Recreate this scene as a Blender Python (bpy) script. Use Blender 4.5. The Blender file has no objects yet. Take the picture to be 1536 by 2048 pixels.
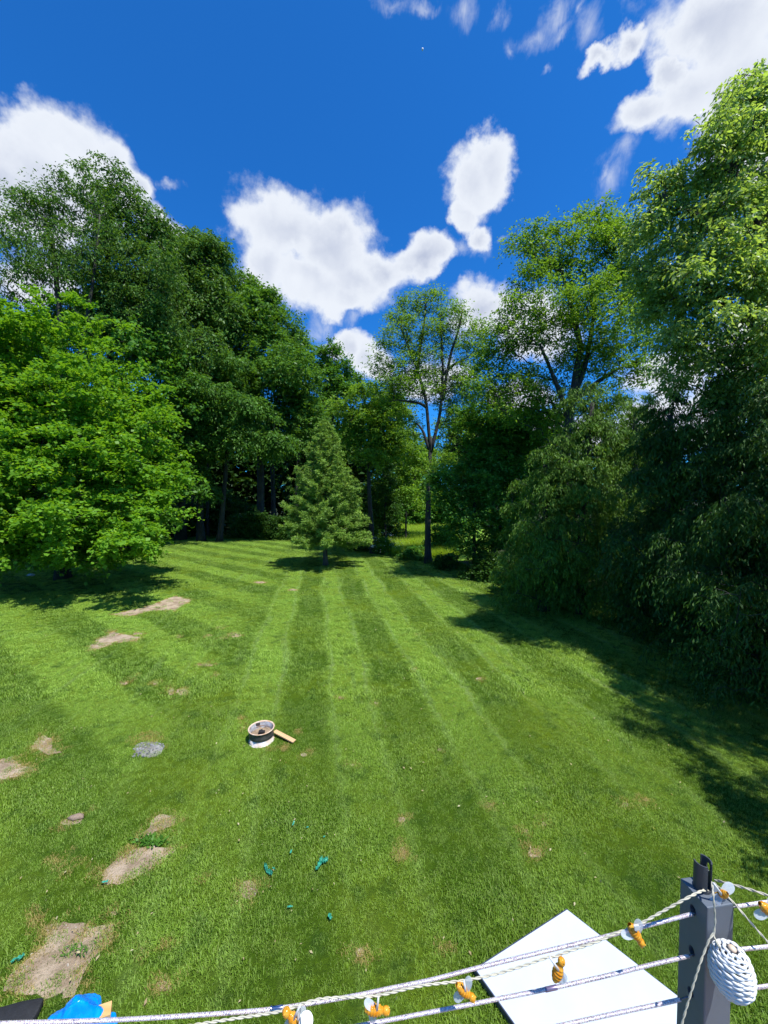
import bpy, bmesh, math, random
import numpy as np
from mathutils import Vector, Matrix, Euler

R = math.radians
rng = np.random.default_rng(7)
random.seed(7)
scene = bpy.context.scene
COL = scene.collection

# ------------------------------------------------------------------ camera
EYE = 4.3
PITCH = R(2.0)
FPX = 769.0
cam_d = bpy.data.cameras.new("camera")
cam = bpy.data.objects.new("camera", cam_d)
COL.objects.link(cam)
cam.location = (0, 0, EYE)
cam.rotation_euler = (R(90) - PITCH, 0, 0)
cam_d.sensor_fit = 'VERTICAL'
cam_d.sensor_height = 36.0
cam_d.lens = 36.0 * FPX / 2048.0
cam_d.clip_start = 0.05
cam_d.clip_end = 2000
scene.camera = cam

# ------------------------------------------------------------------ light
SUN_EL = R(66)
sx_, sy_ = 0.75, -0.66                       # horizontal direction towards the sun
n_ = math.hypot(sx_, sy_)
TO_SUN = Vector((sx_ / n_ * math.cos(SUN_EL), sy_ / n_ * math.cos(SUN_EL), math.sin(SUN_EL)))
sun_d = bpy.data.lights.new("sun", 'SUN')
sun_d.energy = 5.0
sun_d.angle = R(0.53)
sun_d.color = (1.0, 0.965, 0.90)
sun = bpy.data.objects.new("sun", sun_d)
COL.objects.link(sun)
sun.rotation_euler = TO_SUN.to_track_quat('Z', 'Y').to_euler()
sun.location = (20, -12, 40)

scene.view_settings.view_transform = 'Standard'
scene.view_settings.look = 'None'
scene.view_settings.exposure = 0.50
scene.view_settings.gamma = 1.0
scene.view_settings.use_curve_mapping = False
scene.render.engine = 'CYCLES'
cy = scene.cycles
cy.max_bounces = 6
cy.diffuse_bounces = 3
cy.glossy_bounces = 2
cy.transmission_bounces = 4
cy.transparent_max_bounces = 8
cy.caustics_reflective = False
cy.caustics_refractive = False
cy.use_adaptive_sampling = True
cy.adaptive_threshold = 0.015
cy.use_denoising = True
cy.denoising_prefilter = 'ACCURATE'

FWD = Vector((0, math.cos(PITCH), -math.sin(PITCH)))
UPV = Vector((0, math.sin(PITCH), math.cos(PITCH)))


def ray(px, py):
    return Vector((1, 0, 0)) * ((px - 768) / FPX) + UPV * ((1024 - py) / FPX) + FWD


def PW(px, py, Y):
    d = ray(px, py)
    return Vector((0, 0, EYE)) + d * (Y / d.y)


def GZ(px, py, z=0.0):
    d = ray(px, py)
    return Vector((0, 0, EYE)) + d * ((z - EYE) / d.z)


def nn(nt, typ, **kw):
    n = nt.nodes.new(typ)
    for k, v in kw.items():
        setattr(n, k, v)
    return n


def setin(nt, sock, v):
    if isinstance(v, bpy.types.NodeSocket):
        nt.links.new(v, sock)
    else:
        sock.default_value = v


def mth(nt, op, a, b=None, c=None, clamp=False):
    n = nn(nt, 'ShaderNodeMath', operation=op, use_clamp=clamp)
    setin(nt, n.inputs[0], a)
    if b is not None:
        setin(nt, n.inputs[1], b)
    if c is not None:
        setin(nt, n.inputs[2], c)
    return n.outputs[0]


def mixc(nt, f, a, b, blend='MIX'):
    n = nn(nt, 'ShaderNodeMix', data_type='RGBA', blend_type=blend)
    setin(nt, n.inputs[0], f)
    setin(nt, n.inputs[6], a if isinstance(a, bpy.types.NodeSocket) else (*a, 1) if len(a) == 3 else a)
    setin(nt, n.inputs[7], b if isinstance(b, bpy.types.NodeSocket) else (*b, 1) if len(b) == 3 else b)
    return n.outputs[2]


def maprange(nt, v, a, b, c=0.0, d=1.0, interp='LINEAR'):
    n = nn(nt, 'ShaderNodeMapRange', interpolation_type=interp)
    setin(nt, n.inputs[0], v)
    for i, x in enumerate((a, b, c, d)):
        setin(nt, n.inputs[1 + i], x)
    return n.outputs[0]


def noise(nt, vec, scale, detail=3, rough=0.5, dist=0.0):
    n = nn(nt, 'ShaderNodeTexNoise')
    if vec is not None:
        nt.links.new(vec, n.inputs['Vector'])
    n.inputs['Scale'].default_value = scale
    n.inputs['Detail'].default_value = detail
    n.inputs['Roughness'].default_value = rough
    n.inputs['Distortion'].default_value = dist
    return n


# ------------------------------------------------------------------ world: sky with clouds
def build_world():
    w = bpy.data.worlds.new("World")
    scene.world = w
    w.use_nodes = True
    nt = w.node_tree
    nt.nodes.clear()
    out = nn(nt, 'ShaderNodeOutputWorld')
    bg = nn(nt, 'ShaderNodeBackground')
    bg.inputs['Strength'].default_value = 0.085
    nt.links.new(bg.outputs[0], out.inputs[0])
    sky = nn(nt, 'ShaderNodeTexSky', sky_type='NISHITA')
    sky.sun_disc = False
    sky.sun_elevation = SUN_EL
    sky.sun_rotation = math.atan2(TO_SUN.x, TO_SUN.y)
    sky.altitude = 300
    sky.air_density = 1.0
    sky.dust_density = 0.7
    sky.ozone_density = 2.2
    hs = mixc(nt, 1.0, sky.outputs[0], (0.15, 0.86, 1.70), 'MULTIPLY')   # the deep saturated blue of the photograph
    tc = nn(nt, 'ShaderNodeTexCoord')
    vec = tc.outputs['Generated']
    # warp of the view direction gives the ragged cloud outlines
    nw = noise(nt, vec, 7.0, 6, 0.62)
    sub = nn(nt, 'ShaderNodeVectorMath', operation='SUBTRACT')
    nt.links.new(nw.outputs['Color'], sub.inputs[0])
    sub.inputs[1].default_value = (0.5, 0.5, 0.5)
    scl = nn(nt, 'ShaderNodeVectorMath', operation='SCALE')
    nt.links.new(sub.outputs[0], scl.inputs[0])
    scl.inputs['Scale'].default_value = 0.11
    add = nn(nt, 'ShaderNodeVectorMath', operation='ADD')
    nt.links.new(vec, add.inputs[0])
    nt.links.new(scl.outputs[0], add.inputs[1])
    wv = add.outputs[0]

    def blob(px, py, rx, ry, rot=0, v=wv):
        a = R(rot)
        c = ray(px, py).normalized()
        ex = ray(px + rx * math.cos(a), py + rx * math.sin(a)).normalized() - c
        ey = ray(px - ry * math.sin(a), py + ry * math.cos(a)).normalized() - c
        s1, s2 = ex.length, ey.length
        e1 = (ex - c * ex.dot(c)).normalized()
        e2 = c.cross(e1).normalized()
        m = Matrix((e1, e2, c)).transposed()
        mp = nn(nt, 'ShaderNodeMapping', vector_type='TEXTURE')
        nt.links.new(v, mp.inputs['Vector'])
        mp.inputs['Location'].default_value = c
        mp.inputs['Rotation'].default_value = m.to_euler('XYZ')
        mp.inputs['Scale'].default_value = (s1, s2, 0.6)
        ln = nn(nt, 'ShaderNodeVectorMath', operation='LENGTH')
        nt.links.new(mp.outputs[0], ln.inputs[0])
        return mth(nt, 'SUBTRACT', 1.0, ln.outputs['Value'])

    def union(bl, v=wv):
        cur = None
        for b in bl:
            x = blob(*b, v=v)
            cur = x if cur is None else mth(nt, 'SMOOTH_MAX', cur, x, 0.12)
        return cur

    solid = [
        (115, 285, 120, 85, 8), (215, 325, 90, 70, 25),         (70, 360, 170, 120, 10), (205, 365, 125, 90, 20), (0, 375, 120, 120, 0), (275, 385, 60, 60, 30), (110, 420, 190, 90, 10), (330, 470, 110, 50, 40),
        (560, 465, 125, 95, 10), (660, 500, 130, 105, 10), (620, 560, 130, 75, 20), (700, 560, 120, 70, 20), (840, 520, 85, 52, -12), (770, 540, 80, 55, 0),
        (690, 590, 70, 40, 10), (530, 540, 80, 70, 40),
        (975, 320, 72, 62, -25), (940, 370, 70, 80, 20), (985, 350, 65, 70, 0), (950, 470, 34, 46, 20), (925, 430, 40, 50, 0),
        (965, 615, 100, 75, 0), (1060, 660, 120, 80, 0), (690, 690, 70, 40, 5), (735, 725, 60, 45, 10), 
        (1430, 60, 220, 110, 5), (1500, 170, 210, 130, 0), (1290, 225, 100, 50, -20), (1205, 112, 70, 30, -32), (1265, 80, 60, 35, -30), (1380, 190, 110, 90, 0), (1540, 330, 160, 120, 0),
        (1330, 150, 50, 50, 30), (1500, 700, 160, 90, 0), (1330, 760, 120, 60, 0), (1340, 850, 200, 80, 0), (1120, 870, 140, 60, 0), (860, 760, 110, 60, 0), (1040, 790, 90, 40, 0), (80, 560, 120, 60, 0),
    ]
    D = union(solid)
    fine = noise(nt, vec, 26.0, 8, 0.6)
    dens = mth(nt, 'ADD', D, mth(nt, 'MULTIPLY', mth(nt, 'SUBTRACT', fine.outputs['Fac'], 0.5), 0.55))
    vor = nn(nt, 'ShaderNodeTexVoronoi', feature='SMOOTH_F1')
    nt.links.new(wv, vor.inputs['Vector'])
    vor.inputs['Scale'].default_value = 15.0
    vor.inputs['Smoothness'].default_value = 0.6
    dens = mth(nt, 'ADD', dens, mth(nt, 'MULTIPLY', mth(nt, 'SUBTRACT', 0.42, vor.outputs['Distance']), 0.32))
    vo2 = nn(nt, 'ShaderNodeTexVoronoi', feature='SMOOTH_F1')
    nt.links.new(wv, vo2.inputs['Vector'])
    vo2.inputs['Scale'].default_value = 36.0
    vo2.inputs['Smoothness'].default_value = 0.5
    dens = mth(nt, 'ADD', dens, mth(nt, 'MULTIPLY', mth(nt, 'SUBTRACT', 0.42, vo2.outputs['Distance']), 0.16))
    # all-round clouds outside the photographed part of the sky (same kind of fair weather cumulus)
    big = noise(nt, vec, 3.1, 7, 0.55)
    dotn = nn(nt, 'ShaderNodeVectorMath', operation='DOT_PRODUCT')
    nt.links.new(vec, dotn.inputs[0])
    dotn.inputs[1].default_value = ray(768, 700).normalized()
    outside = maprange(nt, dotn.outputs['Value'], 0.62, 0.45, -1.0, 0.0)
    gen = mth(nt, 'ADD', mth(nt, 'MULTIPLY', mth(nt, 'SUBTRACT', big.outputs['Fac'], 0.56), 5.0), outside)
    dens = mth(nt, 'MAXIMUM', dens, gen)
    a1 = maprange(nt, dens, 0.04, 0.46, 0, 1, 'SMOOTHSTEP')
    # thin wisps
    wisps = [(1120, 35, 100, 34, -30), (1190, 50, 70, 40, -50), (1215, 350, 40, 70, 30), (640, 640, 55, 40, 20), (705, 635, 50, 32, -40), (915, 505, 60, 22, -15), (790, 0, 60, 30, 15), (850, 6, 46, 24, 0), (925, 15, 40, 50, 20), (990, 40, 22, 60, 28), (1060, 75, 100, 34, -20), (1010, 100, 20, 30, 30),
             (1180, 20, 14, 45, 15), (1085, 130, 20, 12, -30), (1200, 340, 14, 40, 40), (1180, 410, 34, 14, -25), (1170, 435, 30, 9, -20),
             (1005, 462, 28, 10, -30), (350, 372, 42, 15, -5), (960, 490, 30, 30, 0), (1250, 300, 60, 30, -40), (630, 650, 60, 30, 0), (1130, 60, 60, 20, -20)]
    wd = union(wisps)
    mpw = nn(nt, 'ShaderNodeMapping')
    nt.links.new(vec, mpw.inputs['Vector'])
    mpw.inputs['Scale'].default_value = (1.6, 0.8, 0.7)
    wn = noise(nt, mpw.outputs[0], 22.0, 8, 0.68, 0.6)
    wdens = mth(nt, 'ADD', wd, mth(nt, 'MULTIPLY', mth(nt, 'SUBTRACT', wn.outputs['Fac'], 0.58), 1.7))
    a2 = maprange(nt, wdens, 0.0, 1.5, 0, 0.62, 'SMOOTHSTEP')
    alpha = mth(nt, 'MAXIMUM', a1, a2)
    # cloud body: bright rims, faint blue grey bellies
    sh = noise(nt, vec, 5.0, 3, 0.5)
    core = maprange(nt, dens, 0.35, 1.0, 0, 1, 'SMOOTHSTEP')
    puff = mth(nt, 'ADD', mth(nt, 'MULTIPLY', vor.outputs['Distance'], 0.75), mth(nt, 'MULTIPLY', vo2.outputs['Distance'], 0.45))
    shade = mth(nt, 'MULTIPLY', core, mth(nt, 'ADD', mth(nt, 'MULTIPLY', maprange(nt, sh.outputs['Fac'], 0.36, 0.72, 0.0, 1.0), 0.75), maprange(nt, puff, 0.30, 0.80, 0.0, 0.28)), clamp=True)
    ccol = mixc(nt, shade, (7.1, 7.5, 8.2), (3.9, 4.4, 5.8))
    col = mixc(nt, alpha, hs, ccol)
    nt.links.new(col, bg.inputs['Color'])


build_world()


# ------------------------------------------------------------------ helpers
def tag(o, label=None, cat=None, group=None, kind=None):
    if label: o['label'] = label
    if cat: o['category'] = cat
    if group: o['group'] = group
    if kind: o['kind'] = kind
    return o


def empty(name, loc, rz=0.0):
    o = bpy.data.objects.new(name, None)
    o.empty_display_size = 0.2
    o.location = loc
    o.rotation_euler = (0, 0, rz)
    COL.objects.link(o)
    return o


def link(name, me, mat=None, parent=None, loc=(0, 0, 0), smooth=False):
    o = bpy.data.objects.new(name, me)
    COL.objects.link(o)
    if mat:
        if not me.materials:
            me.materials.append(mat)
    if parent:
        o.parent = parent
    o.location = loc
    if smooth:
        me.polygons.foreach_set('use_smooth', np.ones(len(me.polygons), dtype=bool))
    return o


def mesh_np(name, verts, faces_flat, nper, rnd=None):
    """verts (V,3); faces_flat indices with nper corners per face"""
    me = bpy.data.meshes.new(name)
    verts = np.asarray(verts, dtype=np.float32)
    f = np.asarray(faces_flat, dtype=np.int32).ravel()
    nf = len(f) // nper
    me.vertices.add(len(verts))
    me.vertices.foreach_set('co', verts.ravel())
    me.loops.add(len(f))
    me.loops.foreach_set('vertex_index', f)
    me.polygons.add(nf)
    me.polygons.foreach_set('loop_start', np.arange(0, nf * nper, nper, dtype=np.int32))
    me.polygons.foreach_set('loop_total', np.full(nf, nper, dtype=np.int32))
    if rnd is not None:
        at = me.attributes.new('rnd', 'FLOAT', 'POINT')
        at.data.foreach_set('value', np.asarray(rnd, dtype=np.float32))
    me.update(calc_edges=True)
    return me


def from_bm(name, bm):
    me = bpy.data.meshes.new(name)
    bm.normal_update()
    bm.to_mesh(me)
    bm.free()
    return me


def unit(a):
    return a / np.maximum(np.linalg.norm(a, axis=-1, keepdims=True), 1e-9)


def tube_np(pts, rad, sides=8, closed=False, cap=True):
    """sweep: returns verts, quad index array"""
    pts = np.asarray(pts, float)
    n = len(pts)
    rad = np.broadcast_to(np.asarray(rad, float), (n,))
    if closed:
        t = np.roll(pts, -1, 0) - np.roll(pts, 1, 0)
    else:
        t = np.gradient(pts, axis=0)
    t = unit(t)
    ref = np.array([0.0, 0, 1]) if abs(t[0][2]) < 0.9 else np.array([1.0, 0, 0])
    u = np.zeros_like(pts)
    cur = unit(np.cross(t[0], ref))
    for i in range(n):
        cur = cur - t[i] * np.dot(cur, t[i])
        cur = cur / max(np.linalg.norm(cur), 1e-9)
        u[i] = cur
    v = np.cross(t, u)
    a = np.linspace(0, 2 * np.pi, sides, endpoint=False)
    V = pts[:, None, :] + rad[:, None, None] * (np.cos(a)[None, :, None] * u[:, None, :] + np.sin(a)[None, :, None] * v[:, None, :])
    V = V.reshape(-1, 3)
    q = []
    m = n if closed else n - 1
    i = np.arange(m)[:, None]
    k = np.arange(sides)[None, :]
    i2 = (i + 1) % n
    k2 = (k + 1) % sides
    q = np.stack([np.broadcast_to(i * sides + k, (m, sides)), i * sides + k2, i2 * sides + k2, np.broadcast_to(i2 * sides + k, (m, sides))], -1).reshape(-1, 4)
    if cap and not closed:
        V = np.vstack([V, pts[0], pts[-1]])
        c0, c1 = len(V) - 2, len(V) - 1
        ks = np.arange(sides)
        k2s = (ks + 1) % sides
        q = np.vstack([q, np.stack([np.full(sides, c0), k2s, ks, np.full(sides, c0)], -1)[:, [0, 1, 2, 2]],
                       np.stack([np.full(sides, c1), (n - 1) * sides + ks, (n - 1) * sides + k2s, (n - 1) * sides + k2s], -1)])
    return V, q


def mesh_poly(name, V, Q):
    """quads possibly with a doubled last index (a triangle)"""
    me = bpy.data.meshes.new(name)
    faces = [tuple(f) if f[2] != f[3] else (f[0], f[1], f[2]) for f in Q.tolist()]
    me.from_pydata([tuple(v) for v in V.tolist()], [], faces)
    me.update()
    return me


def join_np(parts):
    Vs, Qs, o = [], [], 0
    for V, Q in parts:
        Vs.append(V)
        Qs.append(Q + o)
        o += len(V)
    return np.vstack(Vs), np.vstack(Qs)


# ------------------------------------------------------------------ materials
def new_mat(name):
    m = bpy.data.materials.new(name)
    m.use_nodes = True
    nt = m.node_tree
    bs = nt.nodes['Principled BSDF']
    return m, nt, bs


def foliage_mat(name, dark, light, tip=None, trans=0.35, rough=0.45, spec=0.15, nscale=0.55):
    m, nt, bs = new_mat(name)
    at = nn(nt, 'ShaderNodeAttribute', attribute_name='rnd')
    geo = nn(nt, 'ShaderNodeNewGeometry')
    no = noise(nt, geo.outputs['Position'], nscale, 3, 0.6)
    f = mth(nt, 'ADD', mth(nt, 'MULTIPLY', at.outputs['Fac'], 0.6), mth(nt, 'MULTIPLY', maprange(nt, no.outputs['Fac'], 0.3, 0.7), 0.4))
    c = mixc(nt, f, dark, light)
    if tip:
        c = mixc(nt, maprange(nt, at.outputs['Fac'], 0.86, 1.0), c, tip)
    nt.links.new(c, bs.inputs['Base Color'])
    bs.inputs['Roughness'].default_value = rough
    bs.inputs['Specular IOR Level'].default_value = spec
    tr = nn(nt, 'ShaderNodeBsdfTranslucent')
    tcol = mixc(nt, 1.0, c, (2.0, 1.75, 0.6), 'MULTIPLY')
    nt.links.new(tcol, tr.inputs['Color'])
    mx = nn(nt, 'ShaderNodeMixShader')
    mx.inputs[0].default_value = trans
    nt.links.new(bs.outputs[0], mx.inputs[1])
    nt.links.new(tr.outputs[0], mx.inputs[2])
    nt.links.new(mx.outputs[0], nt.nodes['Material Output'].inputs['Surface'])
    return m


def bark_mat(name, c1, c2, scale=9.0):
    m, nt, bs = new_mat(name)
    tc = nn(nt, 'ShaderNodeTexCoord')
    mp = nn(nt, 'ShaderNodeMapping')
    mp.inputs['Scale'].default_value = (1, 1, 0.18)
    nt.links.new(tc.outputs['Object'], mp.inputs[0])
    no = noise(nt, mp.outputs[0], scale, 6, 0.65, 0.3)
    no2 = noise(nt, tc.outputs['Object'], 0.8, 3)
    c = mixc(nt, maprange(nt, no.outputs['Fac'], 0.35, 0.65), c1, c2)
    c = mixc(nt, maprange(nt, no2.outputs['Fac'], 0.45, 0.7, 0, 0.5), c, (0.07, 0.085, 0.05))
    nt.links.new(c, bs.inputs['Base Color'])
    bs.inputs['Roughness'].default_value = 0.9
    bp = nn(nt, 'ShaderNodeBump')
    bp.inputs['Strength'].default_value = 0.8
    bp.inputs['Distance'].default_value = 0.03
    nt.links.new(no.outputs['Fac'], bp.inputs['Height'])
    nt.links.new(bp.outputs[0], bs.inputs['Normal'])
    return m


def simple_mat(name, col, rough=0.5, metal=0.0, spec=0.5, var=0.0, vscale=30, bump=0.0, bscale=80, col2=None):
    m, nt, bs = new_mat(name)
    bs.inputs['Roughness'].default_value = rough
    bs.inputs['Metallic'].default_value = metal
    bs.inputs['Specular IOR Level'].default_value = spec
    tc = nn(nt, 'ShaderNodeTexCoord')
    no = noise(nt, tc.outputs['Object'], vscale, 5, 0.6)
    c2 = col2 or tuple(x * (1 - var) for x in col)
    c = mixc(nt, maprange(nt, no.outputs['Fac'], 0.35, 0.65), col, c2)
    nt.links.new(c, bs.inputs['Base Color'])
    if bump:
        nb = noise(nt, tc.outputs['Object'], bscale, 4, 0.6)
        bp = nn(nt, 'ShaderNodeBump')
        bp.inputs['Strength'].default_value = bump
        bp.inputs['Distance'].default_value = 0.01
        nt.links.new(nb.outputs['Fac'], bp.inputs['Height'])
        nt.links.new(bp.outputs[0], bs.inputs['Normal'])
    return m


M = {}
M['maple'] = foliage_mat('maple_leaf', (0.075, 0.203, 0.018), (0.174, 0.353, 0.026), (0.288, 0.446, 0.040), 0.40)
M['broad_dull'] = foliage_mat('grey_green_leaf', (0.051, 0.125, 0.024), (0.118, 0.243, 0.037), None, 0.30)
M['broad_mid'] = foliage_mat('green_leaf', (0.053, 0.135, 0.022), (0.114, 0.256, 0.036), None, 0.34)
M['broad_far'] = foliage_mat('deep_green_leaf', (0.046, 0.134, 0.019), (0.110, 0.268, 0.030), None, 0.32)
M['olive'] = foliage_mat('yellow_green_leaf', (0.082, 0.180, 0.023), (0.191, 0.359, 0.040), (0.292, 0.436, 0.055), 0.40)
M['willow'] = foliage_mat('shiny_leaf', (0.132, 0.233, 0.078), (0.303, 0.464, 0.140), (0.471, 0.597, 0.238), 0.50, 0.42, 0.35)
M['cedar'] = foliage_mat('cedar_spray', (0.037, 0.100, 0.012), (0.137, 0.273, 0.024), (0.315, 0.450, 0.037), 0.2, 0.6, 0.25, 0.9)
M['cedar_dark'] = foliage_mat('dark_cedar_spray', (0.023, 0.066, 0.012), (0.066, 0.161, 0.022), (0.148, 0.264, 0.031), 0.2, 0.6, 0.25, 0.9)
M['spruce'] = foliage_mat('spruce_needles', (0.099, 0.194, 0.036), (0.261, 0.433, 0.065), (0.436, 0.594, 0.097), 0.2, 0.6, 0.25, 1.4)
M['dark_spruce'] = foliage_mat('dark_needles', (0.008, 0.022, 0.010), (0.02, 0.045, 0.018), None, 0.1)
M['beech'] = foliage_mat('layered_leaf', (0.045, 0.136, 0.026), (0.120, 0.296, 0.044), None, 0.36)
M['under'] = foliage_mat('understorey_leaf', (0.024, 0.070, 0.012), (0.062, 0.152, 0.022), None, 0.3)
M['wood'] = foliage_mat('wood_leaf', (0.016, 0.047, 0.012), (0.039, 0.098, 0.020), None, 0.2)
M['meadow'] = foliage_mat('meadow_blade', (0.154, 0.273, 0.024), (0.280, 0.429, 0.036), (0.392, 0.468, 0.060), 0.4)
M['bark'] = bark_mat('grey_bark', (0.045, 0.042, 0.038), (0.12, 0.11, 0.10))
M['bark_dark'] = bark_mat('dark_bark', (0.016, 0.015, 0.014), (0.042, 0.038, 0.035))
M['twig'] = simple_mat('pale_twig', (0.20, 0.18, 0.14), 0.9, var=0.4)


# lawn colour, shared by the lawn sheet and the blades that grow on it
def lawn_group():
    g = bpy.data.node_groups.new('lawn_colour', 'ShaderNodeTree')
    g.interface.new_socket('Color', in_out='OUTPUT', socket_type='NodeSocketColor')
    out = g.nodes.new('NodeGroupOutput')
    geo = nn(g, 'ShaderNodeNewGeometry')
    P = geo.outputs['Position']

    def dotp(v, src=P):
        n = nn(g, 'ShaderNodeVectorMath', operation='DOT_PRODUCT')
        g.links.new(src, n.inputs[0])
        n.inputs[1].default_value = v
        return n.outputs['Value']
    wn = noise(g, P, 0.22, 3, 0.5)
    wob = mth(g, 'MULTIPLY', mth(g, 'SUBTRACT', wn.outputs['Fac'], 0.5), 0.9)
    # mowing passes running away from the house; sheen of leaning blades painted as tint
    dx, dy = -0.176, 0.984
    s = mth(g, 'ADD', dotp((dy, -dx, 0)), wob)
    ph = mth(g, 'FRACT', mth(g, 'DIVIDE', mth(g, 'ADD', s, 101.75), 2.05))
    tri = mth(g, 'ABSOLUTE', mth(g, 'SUBTRACT', ph, 0.5))
    rag = noise(g, P, 5.0, 4, 0.65)
    tri = mth(g, 'ADD', tri, mth(g, 'MULTIPLY', mth(g, 'SUBTRACT', rag.outputs['Fac'], 0.5), 0.20))
    band = maprange(g, tri, 0.19, 0.30, 0, 1, 'SMOOTHSTEP')
    ln = maprange(g, mth(g, 'ABSOLUTE', mth(g, 'SUBTRACT', tri, 0.30)), 0.0, 0.045, 1, 0, 'SMOOTHSTEP')
    # passes on the left half run slantwise, blade sheen tinted in likewise
    s2 = mth(g, 'ADD', dotp((0.61, 0.79, 0)), wob)
    ph2 = mth(g, 'FRACT', mth(g, 'DIVIDE', mth(g, 'ADD', s2, 100.9), 2.3))
    tri2 = mth(g, 'ADD', mth(g, 'ABSOLUTE', mth(g, 'SUBTRACT', ph2, 0.5)), mth(g, 'MULTIPLY', mth(g, 'SUBTRACT', rag.outputs['Fac'], 0.5), 0.16))
    band2 = maprange(g, tri2, 0.19, 0.30, 0, 1, 'SMOOTHSTEP')
    side = maprange(g, mth(g, 'ADD', dotp((1, 0.10, 0)), mth(g, 'MULTIPLY', wob, 1.5)), -4.6, -2.2, 1, 0, 'SMOOTHSTEP')
    near = maprange(g, dotp((0, 1, 0)), 4.0, 9.5, 0.30, 1, 'SMOOTHSTEP')
    b = mth(g, 'MULTIPLY', mth(g, 'ADD', mth(g, 'MULTIPLY', band, mth(g, 'SUBTRACT', 1.0, side)), mth(g, 'MULTIPLY', mth(g, 'MULTIPLY', band2, side), 1.0)), near)
    lnn = mth(g, 'MULTIPLY', mth(g, 'MULTIPLY', ln, mth(g, 'SUBTRACT', 1.0, side)), near)
    along = dotp((dx, dy, 0))
    cb = nn(g, 'ShaderNodeCombineXYZ')
    g.links.new(mth(g, 'MULTIPLY', s, 2.6), cb.inputs[0])
    g.links.new(mth(g, 'MULTIPLY', along, 0.16), cb.inputs[1])
    streak = noise(g, cb.outputs[0], 1.0, 4, 0.7)
    strk = mth(g, 'MULTIPLY', maprange(g, streak.outputs['Fac'], 0.55, 0.70, 0, 0.55, 'SMOOTHSTEP'), near)
    big = noise(g, P, 0.45, 5, 0.6)
    mid = noise(g, P, 2.3, 5, 0.65)
    fine = noise(g, P, 22.0, 4, 0.7)
    c = mixc(g, b, (0.104, 0.222, 0.008), (0.340, 0.555, 0.060))
    c = mixc(g, mth(g, 'MULTIPLY', lnn, 0.60), c, (0.40, 0.58, 0.20))
    c = mixc(g, strk, c, (0.33, 0.50, 0.15))
    c = mixc(g, maprange(g, big.outputs['Fac'], 0.44, 0.64, 0, 0.75), c, (0.25, 0.385, 0.016))
    c = mixc(g, maprange(g, mid.outputs['Fac'], 0.52, 0.66, 0, 0.75), c, (0.055, 0.150, 0.016))
    c = mixc(g, maprange(g, mid.outputs['Fac'], 0.44, 0.30, 0, 0.35), c, (0.19, 0.26, 0.05))
    c = mixc(g, maprange(g, fine.outputs['Fac'], 0.35, 0.70, 0.0, 0.55), c, (0.040, 0.085, 0.010))
    g.links.new(c, out.inputs[0])
    return g


LG = lawn_group()


def lawn_mat(name, blade):
    m, nt, bs = new_mat(name)
    gn = nn(nt, 'ShaderNodeGroup')
    gn.node_tree = LG
    c = gn.outputs[0]
    if blade:
        at = nn(nt, 'ShaderNodeAttribute', attribute_name='rnd')
        c = mixc(nt, maprange(nt, at.outputs['Fac'], 0, 1, 0.0, 0.62), c, (0.37, 0.55, 0.09))
        c = mixc(nt, maprange(nt, at.outputs['Fac'], 0.93, 1, 0.0, 0.8), c, (0.42, 0.42, 0.20))
        bs.inputs['Roughness'].default_value = 0.5
        bs.inputs['Specular IOR Level'].default_value = 0.3
        tr = nn(nt, 'ShaderNodeBsdfTranslucent')
        nt.links.new(c, tr.inputs['Color'])
        mx = nn(nt, 'ShaderNodeMixShader')
        mx.inputs[0].default_value = 0.3
        nt.links.new(bs.outputs[0], mx.inputs[1])
        nt.links.new(tr.outputs[0], mx.inputs[2])
        nt.links.new(mx.outputs[0], nt.nodes['Material Output'].inputs['Surface'])
    else:
        bs.inputs['Roughness'].default_value = 0.9
        bs.inputs['Specular IOR Level'].default_value = 0.1
        c = mixc(nt, 1.0, c, (0.52, 0.50, 0.50), 'MULTIPLY')
        geo = nn(nt, 'ShaderNodeNewGeometry')
        no = noise(nt, geo.outputs['Position'], 45, 5, 0.7)
        bp = nn(nt, 'ShaderNodeBump')
        bp.inputs['Strength'].default_value = 1.0
        bp.inputs['Distance'].default_value = 0.04
        nt.links.new(no.outputs['Fac'], bp.inputs['Height'])
        nt.links.new(bp.outputs[0], bs.inputs['Normal'])
    nt.links.new(c, bs.inputs['Base Color'])
    return m


M['lawn'] = lawn_mat('lawn_turf', False)
M['blade'] = lawn_mat('grass_blade', True)
M['dry'] = foliage_mat('dry_blade', (0.26, 0.22, 0.07), (0.46, 0.37, 0.13), None, 0.3)
M['weed'] = foliage_mat('weed_leaf', (0.05, 0.14, 0.02), (0.10, 0.24, 0.03), None, 0.3)


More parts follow.
